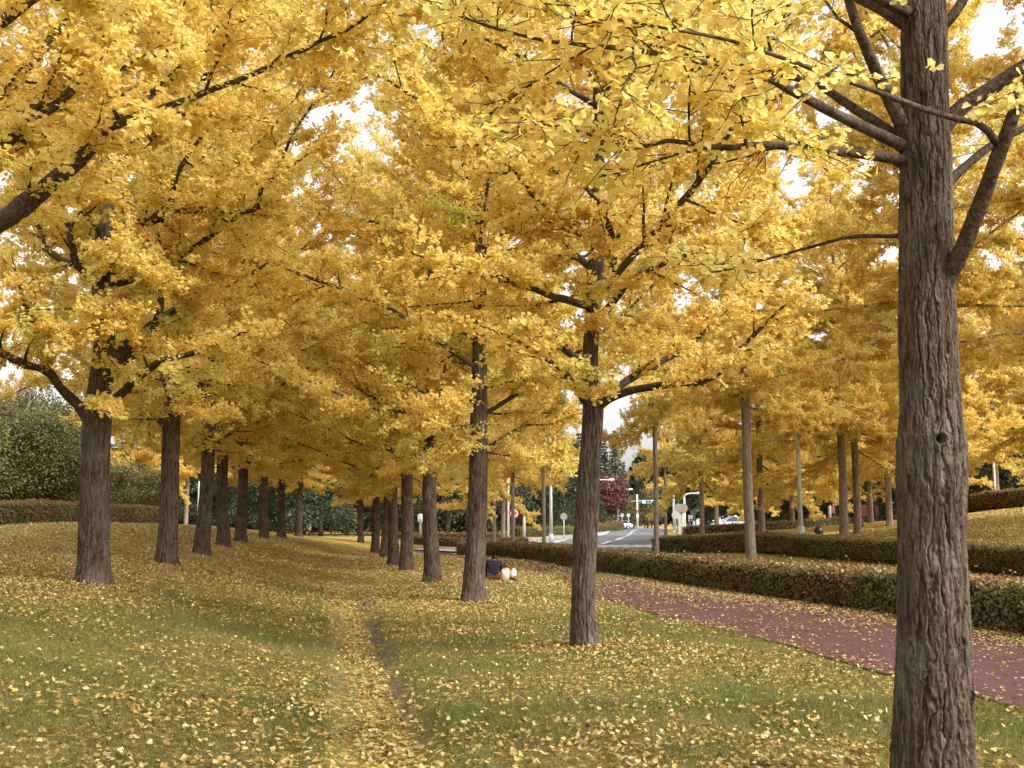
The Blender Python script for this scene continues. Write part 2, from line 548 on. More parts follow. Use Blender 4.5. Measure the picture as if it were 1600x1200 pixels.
# ------------------------------------------------------------------ ground, path, road
def litter_at(x, y):
    """how much of the ground fallen leaves cover, 0..1"""
    nz = fbm(x * 0.33, y * 0.33, 3, 5) * 0.5 + fbm(x * 1.3, y * 1.3, 2, 15) * 0.22
    base = np.interp(y, [-20, 5, 7.6, 9.5, 14, 18, 26, 34, 60, 400], [.22, .25, .19, .12, .14, .25, .40, .66, .82, .80])
    base = base + 0.34 * sstep(-x - y * 0.12, 2.0, 5.0) * sstep(y, 10, 14) * sstep(y, 40, 22)
    d, _ = seg_dist(x, y, ditch)
    base = base + 0.38 * sstep(d, 0.42, 0.15) * sstep(y, 40, 20)
    xr_ = np.interp(y, [0, 13.6, 28.4, 47], [9.5, 6.65, 3.5, -.9])
    base = base - .38 * sstep(x - xr_, .4, 1.2) * sstep(x - xr_, 9, 5) * sstep(y, 60, 45)
    return np.clip(base + nz * 0.45, 0.03, 0.97)


vs1 = np.arange(math.log(6.0), math.log(24.0), 0.05)
vs2 = np.arange(math.log(24.0), math.log(56.0), 0.0035)
vs3 = np.arange(math.log(56.0), math.log(2500.0), 0.03)
vv = np.concatenate([vs1, vs2, vs3])
uu = np.concatenate([np.linspace(-3, -.62, 30, endpoint=False), np.arange(-.62, .62, .0042), np.linspace(.62, 3, 31)])
gy = (np.exp(vv) - OFF)[:, None] * np.ones(len(uu))[None]
gx = uu[None] * np.exp(vv)[:, None]
gz = Z(gx, gy) + 0.006 * fbm(gx * 0.9, gy * 0.9, 3, 40)
nr, nc = gx.shape
ii = (np.arange(nr - 1)[:, None] * nc + np.arange(nc - 1)[None]).ravel()
gm = MB().add(np.stack([gx, gy, gz], -1).reshape(-1, 3), np.stack([ii, ii + 1, ii + nc + 1, ii + nc], 1), 0, litter_at(gx, gy).ravel())
me = gm.mesh("lawn", [], True)
dd, sgn = seg_dist(gx, gy, ditch)
inn = sstep(gy, 32, 20)
wob = 0.16 * fbm(gx * 1.7, gy * 1.7, 2, 77)
mud = (np.exp(-((dd - 0.28 + wob * .6) / 0.12) ** 2) * np.where(sgn > 0, 1.15, 0.6)) * inn * sstep(gy, 7.0, 9.2)
mud = np.clip(mud * (0.75 + 0.9 * fbm(gx * 2.2, gy * 1.2, 2, 70)), 0, 1)
ma = me.attributes.new("mud", 'FLOAT', 'POINT'); ma.data.foreach_set("value", mud.astype(np.float32).ravel())


def lawn_mat():
    m = bpy.data.materials.new("lawn_with_litter"); m.use_nodes = True
    nt = m.node_tree; b = nt.nodes["Principled BSDF"]; N = nt.nodes.new; L = nt.links.new
    b.inputs["Roughness"].default_value = 0.95; b.inputs["Specular IOR Level"].default_value = 0.1
    tc = N("ShaderNodeTexCoord")
    at1 = N("ShaderNodeAttribute"); at1.attribute_name = "tint"
    at2 = N("ShaderNodeAttribute"); at2.attribute_name = "mud"
    vor = N("ShaderNodeTexVoronoi"); vor.inputs["Scale"].default_value = 24; vor.inputs["Randomness"].default_value = 1
    L(tc.outputs["Object"], vor.inputs["Vector"])
    sep = N("ShaderNodeSeparateColor"); L(vor.outputs["Color"], sep.inputs[0])
    lt = N("ShaderNodeMath"); lt.operation = 'LESS_THAN'; L(sep.outputs[0], lt.inputs[0]); L(at1.outputs["Fac"], lt.inputs[1])
    # grass colour
    n1 = N("ShaderNodeTexNoise"); n1.inputs["Scale"].default_value = 0.7; n1.inputs["Detail"].default_value = 8; n1.inputs["Roughness"].default_value = 0.7
    L(tc.outputs["Object"], n1.inputs["Vector"])
    g = N("ShaderNodeValToRGB"); g.color_ramp.elements[0].position = .36; g.color_ramp.elements[1].position = .64
    g.color_ramp.elements[0].color = (.115, .125, .026, 1); g.color_ramp.elements[1].color = (.21, .172, .052, 1)
    L(n1.outputs["Fac"], g.inputs["Fac"])
    n3 = N("ShaderNodeTexNoise"); n3.inputs["Scale"].default_value = 60; n3.inputs["Detail"].default_value = 3
    L(tc.outputs["Object"], n3.inputs["Vector"])
    gm_ = N("ShaderNodeMix"); gm_.data_type = 'RGBA'; gm_.blend_type = 'OVERLAY'; gm_.inputs[0].default_value = .5
    L(g.outputs[0], gm_.inputs[6]); L(n3.outputs["Fac"], gm_.inputs[7])
    lf = N("ShaderNodeValToRGB"); e = lf.color_ramp.elements
    e[0].position, e[0].color = 0, (.22, .13, .035, 1)
    e[1].position, e[1].color = 1, (.66, .52, .22, 1)
    q = e.new(.35); q.color = (.42, .27, .06, 1)
    q = e.new(.75); q.color = (.54, .38, .10, 1)
    L(sep.outputs[1], lf.inputs["Fac"])
    m1 = N("ShaderNodeMix"); m1.data_type = 'RGBA'
    L(lt.outputs[0], m1.inputs[0]); L(gm_.outputs[2], m1.inputs[6]); L(lf.outputs[0], m1.inputs[7])
    m2 = N("ShaderNodeMix"); m2.data_type = 'RGBA'
    L(at2.outputs["Fac"], m2.inputs[0]); L(m1.outputs[2], m2.inputs[6]); m2.inputs[7].default_value = (.12, .094, .068, 1)
    L(m2.outputs[2], b.inputs["Base Color"])
    bp = N("ShaderNodeBump"); bp.inputs["Strength"].default_value = .7; bp.inputs["Distance"].default_value = .03
    sm = N("ShaderNodeMath"); sm.operation = 'ADD'; L(n3.outputs["Fac"], sm.inputs[0]); L(sep.outputs[2], sm.inputs[1])
    L(sm.outputs[0], bp.inputs["Height"]); L(bp.outputs[0], b.inputs["Normal"])
    return m


me.materials.append(lawn_mat())
tag(link("lawn", me), None, None, None, "structure")


def strip(name, La, Lb, material, dz, na=8, nb=120):
    """sheet between two ground lines, draped just above the lawn"""
    a = smooth_path(np.array(La), nb); b = smooth_path(np.array(Lb), nb)
    if name == 'path':
        a = a + (.05 * fbm(np.arange(nb) * .9, np.zeros(nb), 3, 3))[:, None] * [1, 0]
    t = np.linspace(0, 1, na)[None, :, None]
    G = a[:, None] * (1 - t) + b[:, None] * t
    V = np.concatenate([G, (Zs(G[..., 0], G[..., 1]) + dz)[..., None]], -1).reshape(-1, 3)
    k = (np.arange(nb - 1)[:, None] * na + np.arange(na - 1)[None]).ravel()
    return tag(MB().add(V, np.stack([k, k + 1, k + na + 1, k + na], 1)).obj(name, material, None, True), None, None, None, "structure")


asphalt_red = mat("red_asphalt", (0.112, 0.044, 0.041), 0.9, col2=(0.078, 0.032, 0.031), scale=1.7, bump=0.1)
asphalt = mat("asphalt", (0.20, 0.20, 0.215), 0.9, col2=(0.16, 0.16, 0.17), scale=1.3, bump=0.1)
pave = mat("pale_pavement", (0.42, 0.40, 0.37), 0.9, col2=(0.34, 0.32, 0.29), scale=2.5, bump=0.1)
PATH_L = [(5.6, -8), (5.05, 0), (4.0, 8.25), (3.64, 10), (3.2, 13.2), (2.19, 18), (1.47, 24.3), (0.85, 32), (-0.9, 42), (-3.4, 52), (-7, 62)]
PATH_R = [(10.6, -6), (9.5, 0), (7.85, 8), (6.65, 13.6), (6.05, 16.8), (5.1, 21.2), (3.5, 28.4), (1.3, 40), (-0.9, 47), (-3.0, 56), (-5, 66)]
strip("path", PATH_L, PATH_R, asphalt_red, 0.015, 14, 260)
ROAD_L = [ghit(x, y)[:2] for x, y in [(760, 866), (862, 850.5), (930, 838.5)]] + [gpt(957, 140)[:2], gpt(972, 180)[:2], gpt(985, 260)[:2]]
ROAD_R = [ghit(x, y)[:2] for x, y in [(1090, 866), (1052, 850.5), (1045, 838.5)]] + [gpt(1042, 140)[:2], gpt(1036, 180)[:2], gpt(1028, 260)[:2]]
strip("road", ROAD_L, ROAD_R, asphalt, 0.02, 24, 200)
PV = [np.array(p) + np.array([-4.2, 0.6]) for p in ROAD_L]
PV2 = [np.array(p) + np.array([-.25, 0.0]) for p in ROAD_L]
strip("pavement", PV, PV2, pave, 0.10, 10, 160)
kerb = MB()
kp = smooth_path(np.array(ROAD_L), 120)
kz = Zs(kp[:, 0], kp[:, 1])
K3 = np.concatenate([kp - [.12, 0], kz[:, None]], 1)
prof = np.array([[-.13, -.1], [-.13, .125], [.10, .125], [.12, .10], [.12, -.1]])
KV = np.stack([K3[:, 0:1] + prof[None, :, 0], np.repeat(K3[:, 1:2], 5, 1), K3[:, 2:3] + prof[None, :, 1]], -1).reshape(-1, 3)
k_ = (np.arange(119)[:, None] * 5 + np.arange(4)[None]).ravel()
tag(kerb.add(KV, np.stack([k_, k_ + 1, k_ + 6, k_ + 5], 1)).obj("kerb", M['concrete']), None, None, None, "structure")


def dash(mb, x0, y0, x1, y1, w):
    a, b = np.array([x0, y0]), np.array([x1, y1])
    d = unit((b - a)[None])[0]; nn = np.array([-d[1], d[0]]) * w / 2
    q = np.array([a - nn, b - nn, b + nn, a + nn])
    mb.add(np.concatenate([q, (Zs(q[:, 0], q[:, 1]) + 0.032)[:, None]], 1), np.array([[0, 1, 2, 3]]))


mk = MB()
for x in (898, 914, 932, 950, 969, 987, 1005, 1023, 1041):
    a = ghit(x - 4, 854.3); b = ghit(x + 4.5, 854.3); dash(mk, a[0], a[1], b[0], b[1], 1.2)
ce = [ghit(x, y)[:2] for x, y in [(930, 856), (946, 848.5), (960, 844.5), (972, 841)]] + [gpt(988, 130)[:2], gpt(1003, 170)[:2]]
ce = smooth_path(np.array(ce), 60)
for i in range(2, 57, 4):
    dash(mk, *ce[i], *ce[i + 2], 0.35)
for x in range(925, 1030, 11):
    a = gpt(x - 2.5, 118); b = gpt(x + 2.5, 118); dash(mk, a[0], a[1], b[0], b[1], 0.9)
tag(mk.obj("road_markings", M['white']), None, None, None, "structure")


# ------------------------------------------------------------------ ginkgo trees
class Tree:
    """wood and leaves of one ginkgo, in coordinates relative to its base"""
    def __init__(self, seed, leaf=0.075, hero=False, dens=1.0, near_cut=None):
        self.rng = np.random.default_rng(seed)
        self.leaf, self.hero, self.dens, self.near_cut = leaf, hero, dens, near_cut
        self.limbs = []          # (mb)
        self.tw = []             # twig arrays for the limb being grown
        self.lp, self.ld, self.lt = [], [], []

    def bole(self, P, R, k, n, amp, furrows, base_flare=0.30, dents=()):
        rng = self.rng
        P, R = smooth_path(P, n, R)
        s = np.concatenate([[0], np.cumsum(np.linalg.norm(np.diff(P, axis=0), axis=1))])
        th = np.arange(k) * 2 * np.pi / k
        TH, SS = np.meshgrid(th, s)
        sd = int(rng.integers(1e6))
        ph = rng.random() * 6
        flare = 1 + base_flare * np.exp(-SS / 0.22) * (1 + 0.35 * np.cos(5 * TH + ph))
        per = int(furrows)
        L = 2 * np.pi * float(np.mean(R)) / furrows
        u = TH / (2 * np.pi) * per; v = SS / (L * 7.0)
        wu = u + 0.42 * pnoise(u, v * 2.0 + 9, per, sd + 3) + .16 * pnoise(u * 2, v * 7 + 3, per * 2, sd + 4)
        wv = v + .35 * pnoise(u, v * 2 + 40, per, sd + 8)
        e1, cv1, w1 = plates(wu, wv, per, sd)
        e2, cv2, w2 = plates(wu * 2 + .3, wv * 1.6 + 50, per * 2, sd + 1)
        fur = w1 * (np.exp(-(e1 / 0.17) ** 2) + .3 * np.exp(-(e1 / .45) ** 2)) + (.15 + .35 * w2) * np.exp(-(e2 / 0.15) ** 2) - .10 * (cv1 - .5)
        n4 = pnoise(u * 5, v * 7, per * 5, sd + 5) + .8 * pnoise(u * 3, v * 16, per * 3, sd + 6)
        lump = pnoise(TH / (2 * np.pi) * 3, SS * 1.6, 3, sd + 2)
        taper = np.clip(R / R[0], 0.3, 1)[:, None]
        rad = R[:, None] * flare * (1 + 0.05 * lump) - amp * taper * fur + amp * 0.22 * n4
        for (t0, z0, w, dep) in dents:
            dt = (TH - t0 + np.pi) % (2 * np.pi) - np.pi
            q = ((dt * R[:, None]) ** 2 + (SS - z0) ** 2) / w ** 2
            rad = rad - dep * np.exp(-q ** 2) + dep * 0.12 * np.exp(-((np.sqrt(q) - 1.5) / .5) ** 2)
        vs, fs = tube(P, np.ones(n), k, True, Rmul=np.maximum(rad, 0.004))
        self.trunk = MB().add(vs, fs)
        self.TP, self.TR = P, R

    def limb(self, P, R, n=None, k=7, sec=0.30, sec_len=1.0, start=0.12, up=0.15, leaf_from=0.45, join=None, tw_len=0.42):
        rng = self.rng
        ln = np.sum(np.linalg.norm(np.diff(np.asarray(P), axis=0), axis=1))
        n = n or max(6, int(ln / 0.12))
        P, R = smooth_path(P, n, R)
        P = P + np.cumsum(rng.normal(0, 0.006, P.shape), 0) * np.linspace(0, 1, n)[:, None]
        T, U, V = frames(P)
        mb = join if join is not None else MB()
        rm = 1 + (0.09 if k < 12 else .05) * rng.normal(size=(n, k))
        vs, fs = tube(P, R, k, True, Rmul=rm)
        mb.add(vs, fs)
        s = np.concatenate([[0], np.cumsum(np.linalg.norm(np.diff(P, axis=0), axis=1))])
        tot = s[-1]
        # spurs straight on the limb
        self.spurs(P[int(n * leaf_from):], 0.05, rng.random())
        # side branches
        t = start * tot + rng.random() * sec
        side = 1 if rng.random() < .5 else -1
        while t < tot:
            i = min(int(np.searchsorted(s, t)), n - 1)
            fr = t / tot
            h = np.cross(T[i], [0, 0, 1.0]); h = h / (np.linalg.norm(h) + 1e-6)
            w = math.radians(rng.uniform(35, 70))
            d = T[i] * math.cos(w) + (h * side * rng.uniform(.7, 1) + np.array([0, 0, rng.normal(.03, .48)])) * math.sin(w)
            d = d / np.linalg.norm(d)
            L = sec_len * (1 - 0.45 * fr) * rng.uniform(.55, 1.25) * min(1.0, 0.45 + 0.9 * (tot - t) / max(tot, .1) + .25)
            m = max(4, int(L / 0.16))
            Q = [P[i]]
            for j in range(m):
                d = d + rng.normal(0, .11, 3) + np.array([0, 0, up * .35])
                d = d / np.linalg.norm(d)
                Q.append(Q[-1] + d * L / m)
            Q = np.array(Q)
            r0 = min(R[i] * .55, 0.018 + 0.007 * L)
            v2, f2 = tube(Q, np.linspace(r0, 0.004, len(Q)), 4, True)
            mb.add(v2, f2)
            tint = rng.normal(0, 1)
            self.spurs(Q[1:], 0.05, tint)
            # twigs
            q = int(L * 10) + 3
            fr2 = rng.uniform(.12, 1, q)
            idx = fr2 * (len(Q) - 1); i0 = np.minimum(idx.astype(int), len(Q) - 2)
            B0 = Q[i0] + (Q[i0 + 1] - Q[i0]) * (idx - i0)[:, None]
            dt = unit(Q[i0 + 1] - Q[i0])
            hh = unit(np.cross(dt, np.array([0, 0, 1.0]) + rng.normal(0, .35, (q, 3))))
            sg = rng.choice([-1, 1], q)[:, None]
            dirs = unit(dt * .6 + hh * sg * rng.uniform(.5, 1, (q, 1)) + rng.normal(0, .30, (q, 3)) + np.array([0, 0, up * .4 - .06]))
            ll = rng.uniform(.45, 1.25, q)[:, None] * tw_len * (1 - .35 * fr2[:, None])
            mid = B0 + dirs * ll * .55
            end = mid + unit(dirs + rng.normal(0, .22, (q, 3))) * ll * .45
            vA, fA = prisms(B0, mid, np.full(q, .0042), np.full(q, .003)); mb.add(vA, fA)
            vB, fB = prisms(mid, end, np.full(q, .003), np.full(q, .0018)); mb.add(vB, fB)
            for a, b in ((B0, mid), (mid, end)):
                cnt = np.maximum(1, (np.linalg.norm(b - a, axis=1) / 0.05).astype(int))
                rep = np.repeat(np.arange(q), cnt)
                f = rng.random(len(rep))[:, None]
                self._add_spur(a[rep] + (b - a)[rep] * f, (b - a)[rep], tint)
            t += sec * rng.uniform(.6, 1.4)
            side = -side
        if join is None:
            self.limbs.append(mb)
        return P

    def spurs(self, Q, step, tint):
        rng = self.rng
        sg = np.diff(Q, axis=0)
        L = np.linalg.norm(sg, axis=1)
        cnt = np.maximum(1, (L / step).astype(int))
        rep = np.repeat(np.arange(len(sg)), cnt)
        self._add_spur(Q[:-1][rep] + sg[rep] * rng.random(len(rep))[:, None], sg[rep], tint)

    def _add_spur(self, P, D, tint):
        self.lp.append(P); self.ld.append(unit(D)); self.lt.append(np.full(len(P), tint))

    def auto_limbs(self, z0, z1, N, Lmax, Lmin, el0, el1, up=0.5, az0=None, sec=0.26, sec_len=1.3, join=None, skip=None, r=0.05, prof=0.9):
        rng = self.rng
        az = rng.random() * 6.28 if az0 is None else az0
        for i in range(N):
            f = (i + rng.uniform(-.3, .3)) / max(N - 1, 1); f = min(max(f, 0), 1)
            z = z0 + (z1 - z0) * f
            j = int(np.argmin(np.abs(self.TP[:, 2] - self.TP[0, 2] - z)))
            az += 2.4 + rng.normal(0, .25)
            if skip and skip(az % (2 * np.pi), z):
                continue
            L = (Lmax + (Lmin - Lmax) * f ** prof) * rng.uniform(.8, 1.15)
            el = math.radians(el0 + (el1 - el0) * f + rng.normal(0, 5))
            d = np.array([math.cos(az) * math.cos(el), math.sin(az) * math.cos(el), math.sin(el)])
            Q = [self.TP[j]]
            m = 7
            for k in range(m):
                d = d + rng.normal(0, .10, 3) + np.array([0, 0, up * .12 * (0.5 - k / m) * 2])
                d = d / np.linalg.norm(d)
                Q.append(Q[-1] + d * L / m)
            rr = min(self.TR[j] * .55, r * (0.45 + .55 * L / Lmax))
            self.limb(np.array(Q), np.linspace(rr, .010, len(Q)), sec=sec, sec_len=sec_len * (0.5 + .5 * L / Lmax), join=join, start=.07, leaf_from=.16, up=.10)

    def crown_mesh(self, k_leaf=5.0, base=None):
        rng = self.rng
        P = np.concatenate(self.lp); D = np.concatenate(self.ld); t = np.concatenate(self.lt)
        kk = k_leaf * self.dens
        cnt = np.floor(kk + rng.random(len(P))).astype(int)
        rep = np.repeat(np.arange(len(P)), cnt)
        P, D, t = P[rep], D[rep], t[rep]
        m = len(P)
        N = unit(np.array([0, 0, 1.0]) + rng.normal(0, .62, (m, 3)))
        out = unit(rng.normal(0, 1, (m, 3)) + D * .5 + np.array([0, 0, -.25]))
        P = P + out * rng.uniform(.012, .055, (m, 1))
        if self.near_cut is not None:
            w = P + base - np.array([0, 0, EYE])
            keep = np.linalg.norm(w, axis=1) > self.near_cut
            P, N, out, t = P[keep], N[keep], out[keep], t[keep]; m = len(P)
        size = self.leaf * rng.uniform(.65, 1.2, m)
        tint = np.clip(.44 + .14 * t + rng.normal(0, .12, m), 0, 1)
        mb = MB()
        if self.hero:
            leaf_geo(mb, P, out, N, size, tint, FAN, FAN_F)
        else:
            leaf_geo(mb, P, out, N, size, tint)
        self.nleaf = m
        return mb


def tree_objects(T, root, bark='bark', merge_limbs=True, k_leaf=5.0, base=None):
    crown = T.crown_mesh(k_leaf, base)
    T.trunk.obj("trunk", M[bark], root, True)
    for l in T.limbs:
        l.obj("limb", M['bark_limb'], root, True)
    crown.obj("crown", M['leaf'], root, False)


G_ROW = "ginkgo trees of the two rows on the lawn"
G_FAR = "ginkgo trees beyond the hedges"


def trace(pts, base):
    """[(px, py, Y, width_px)] -> local points, radii"""
    P = np.array([at(px, py, Y) - base for px, py, Y, w in pts])
    R = np.array([w / 2 / F_PX * Y for px, py, Y, w in pts])
    return P, R


# --- the near tree on the right
b = gpt(1458, 6.0)
R1 = Tree(11, 0.048, True, 1.0, near_cut=3.4)
P, R = trace([(1458, 1260, 6, 126), (1458, 1190, 6, 118), (1457, 1000, 6, 108), (1456, 850, 6, 103), (1456, 730, 6, 107), (1455, 690, 6, 105), (1453, 630, 6, 92),
              (1448, 450, 6, 86), (1447, 300, 6, 83), (1446, 240, 6, 82), (1445, 190, 6, 76), (1443, 60, 6, 73), (1443, -60, 6, 66), (1446, -250, 6, 56),
              (1450, -480, 6.05, 44), (1452, -750, 6.1, 28), (1455, -1050, 6.1, 10)], b)
P[0] = [P[1][0], P[1][1], -0.08]
R1.bole(P, R, 360, 1300, 0.019, 20, 0.12, dents=[(-1.68, at(1445, 662, 5.8)[2] - b[2],   .024, .065)])
for pts, kw in [
    ([(1445, 270, 6.06, 34), (1412, 253, 5.98, 28), (1385, 246, 5.93, 22), (1330, 240, 5.7, 19), (1200, 228, 5.4, 15), (1135, 235, 5.25, 12), (1050, 220, 5.1, 9), (985, 232, 5.0, 7), (905, 200, 4.8, 6), (850, 190, 4.7, 3)], dict(sec=.17, sec_len=.7, up=.02)),
    ([(1445, 250, 6.06, 36), (1412, 228, 5.98, 29), (1388, 217, 5.93, 24), (1330, 190, 5.7, 22), (1250, 150, 5.5, 19), (1190, 120, 5.35, 15), (1130, 106, 5.2, 13), (1060, 95, 5.1, 11), (960, 78, 4.95, 11), (900, 71, 4.85, 9), (840, 62, 4.8, 8), (760, 45, 4.7, 6), (690, 20, 4.65, 4), (640, -10, 4.6, 3)], dict(sec=.16, sec_len=.75, up=.05)),
    ([(1440, 238, 6.05, 24), (1390, 205, 6.1, 22), (1330, 165, 6.3, 18), (1270, 130, 6.5, 15), (1180, 110, 6.8, 12), (1080, 90, 7.1, 8), (960, 60, 7.3, 4)], dict(sec=.22, sec_len=.9, up=.08)),
    ([(1442, 270, 6.05, 34), (1412, 200, 5.97, 30), (1395, 165, 5.95, 27), (1372, 118, 5.9, 24), (1350, 68, 5.8, 22), (1330, 15, 5.75, 18), (1300, -80, 5.7, 13), (1260, -220, 5.6, 8), (1220, -330, 5.5, 3)], dict(sec=.22, sec_len=.9, up=.08)),
    ([(1458, 475, 6.0, 30), (1488, 420, 5.88, 36), (1512, 372, 5.78, 33), (1540, 300, 5.65, 31), (1568, 225, 5.5, 29), (1600, 145, 5.4, 24), (1650, 30, 5.3, 20), (1720, -120, 5.1, 12), (1790, -260, 4.9, 4)], dict(sec=.26, sec_len=1.0, up=.08)),
    ([(1455, 225, 6, 34), (1500, 170, 6, 31), (1535, 148, 6, 32), (1592, 110, 5.95, 28), (1680, 50, 5.9, 20), (1800, -40, 5.9, 10), (1900, -110, 5.9, 4)], dict(sec=.26, sec_len=1.0, up=.05)),
    ([(1470, 300, 6.1, 22), (1495, 272, 6.15, 18), (1560, 222, 6.4, 16), (1650, 180, 6.7, 12), (1760, 120, 7.0, 6)], dict(sec=.26, sec_len=.9, up=.05)),
    ([(1556, 222, 5.5, 17), (1535, 196, 5.35, 15), (1500, 188, 5.25, 13), (1430, 168, 5.1, 12), (1370, 146, 5.0, 11), (1310, 124, 4.9, 10), (1240, 100, 4.8, 9), (1170, 76, 4.75, 8), (1090, 58, 4.7, 7), (1000, 42, 4.65, 6), (920, 20, 4.6, 4), (850, 5, 4.5, 3)], dict(sec=.2, sec_len=.55, up=.03, leaf_from=.5, start=.42)),
    ([(1425, 366, 6.05, 11), (1400, 369, 6.1, 9), (1330, 370, 6.2, 8), (1270, 384, 6.35, 6), (1150, 415, 6.6, 4), (1080, 430, 6.7, 2.5)], dict(sec=.25, sec_len=.5, up=.0)),
    ([(1420, 40, 6.05, 30), (1370, 10, 6.2, 24), (1290, -30, 6.4, 18), (1150, -90, 6.8, 12), (1000, -130, 7.2, 6)], dict(sec=.25, sec_len=.9, up=.05)),
    ([(1420, 20, 5.95, 24), (1330, -20, 5.6, 18), (1200, -50, 5.2, 13), (1050, -60, 4.9, 9), (900, -55, 4.7, 5), (800, -40, 4.6, 3)], dict(sec=.2, sec_len=.8, up=.02)),
    ([(1465, 50, 6, 24), (1500, 10, 6, 20), (1540, -60, 6.1, 16), (1620, -200, 6.3, 8)], dict(sec=.3, sec_len=.9, up=.05)),
]:
    P, R = trace(pts, b)
    kw = dict(dict(start=.34, leaf_from=.5), **kw); R1.limb(P, R * .80, k=14, **kw)
R1.auto_limbs(4.6, 9.5, 8, 3.0, 1.2, 30, 60, skip=lambda az, z: math.sin(az) < -.45 and z < 6)
root = thing("ginkgo_tree", "ginkgo with a thick deeply furrowed trunk closest to the camera, beside the red path", "tree", b, 0, G_ROW)
tree_objects(R1, root, k_leaf=3.4, base=b)
lp = at(1516, 1088, 5.86) - b
th = np.linspace(0, 2 * np.pi, 17)
MB().add(*tube(np.stack([lp[0] + .022 * np.cos(th), np.full(17, lp[1]), lp[2] + .035 * np.sin(th)], 1), .009, 6)).obj("rubber_loop", M['tyre'], root, True)

# --- second tree of the right row
Y = 12.9
b = gpt(915, Y)
R2 = Tree(22, 0.060, True)
P, R = trace([(915, 1012, Y, 44), (912, 985, Y, 40), (911, 930, Y, 37), (914, 850, Y, 38), (919, 760, Y, 36), (923, 700, Y, 33), (927, 640, Y, 33), (925, 615, Y, 30), (922, 560, Y, 25), (926, 500, Y, 25),
              (931, 420, Y, 27), (935, 370, Y, 22), (935, 250, Y, 19), (935, 100, Y, 16), (938, -100, Y, 12), (940, -450, Y, 4)], b)
P[0][2] = -.06
R2.bole(P, R, 170, 600, 0.017, 18, 0.26)
for pts, kw in [
    ([(930, 640, Y, 20), (948, 624, Y - .1, 15), (985, 611, Y - .3, 13), (1040, 602, Y - .6, 12), (1108, 592, Y - 1, 10), (1140, 560, Y - 1.2, 8), (1172, 525, Y - 1.4, 7), (1205, 488, Y - 1.6, 5), (1240, 460, Y - 1.7, 2)], dict(up=.1, sec=.25, sec_len=.8, start=.3)),
    ([(930, 630, Y, 18), (965, 605, Y + .2, 14), (1005, 578, Y + .5, 12), (1062, 546, Y + .9, 10), (1120, 500, Y + 1.3, 7), (1180, 450, Y + 1.6, 3)], dict(up=.1, sec=.28, sec_len=.9)),
    ([(922, 635, Y, 16), (900, 608, Y - .3, 11), (885, 585, Y - .6, 9), (850, 560, Y - 1.0, 7), (800, 530, Y - 1.5, 5), (740, 505, Y - 1.8, 2)], dict(up=.1, sec=.28, sec_len=.9)),
    ([(935, 500, Y, 16), (960, 470, Y - .3, 12), (985, 440, Y - .6, 11), (1020, 420, Y - 1, 9), (1080, 395, Y - 1.4, 7), (1150, 365, Y - 1.9, 3)], dict(up=.1, sec=.25, sec_len=.9)),
    ([(938, 455, Y, 14), (955, 425, Y - .2, 12), (958, 390, Y - .4, 12), (952, 355, Y - .6, 11), (935, 318, Y - .9, 8), (900, 270, Y - 1.2, 5), (880, 230, Y - 1.4, 2)], dict(up=.2, sec=.25, sec_len=.8)),
    ([(928, 480, Y, 15), (860, 462, Y - .5, 12), (810, 442, Y - .9, 10), (770, 436, Y - 1.2, 8), (700, 420, Y - 1.8, 5), (640, 400, Y - 2.2, 2)], dict(up=.08, sec=.22, sec_len=.9)),
    ([(926, 590, Y, 16), (900, 560, Y + .6, 12), (850, 530, Y + 1.4, 9), (790, 500, Y + 2.2, 4)], dict(up=.1, sec=.28, sec_len=1.0)),
]:
    P, R = trace(pts, b)
    R2.limb(P, R, k=8, **kw)
R2.auto_limbs(3.9, 9.0, 9, 1.6, 1.4, -10, 25, sec=.2, sec_len=.8, r=.02)
R2.auto_limbs(4.2, 11.5, 20, 5.2, 1.5, 20, 62, prof=1.5)
root = thing("ginkgo_tree", "second ginkgo of the right row, slightly bent trunk with a long limb to the right", "tree", b, 0, G_ROW)
tree_objects(R2, root, k_leaf=5.8)

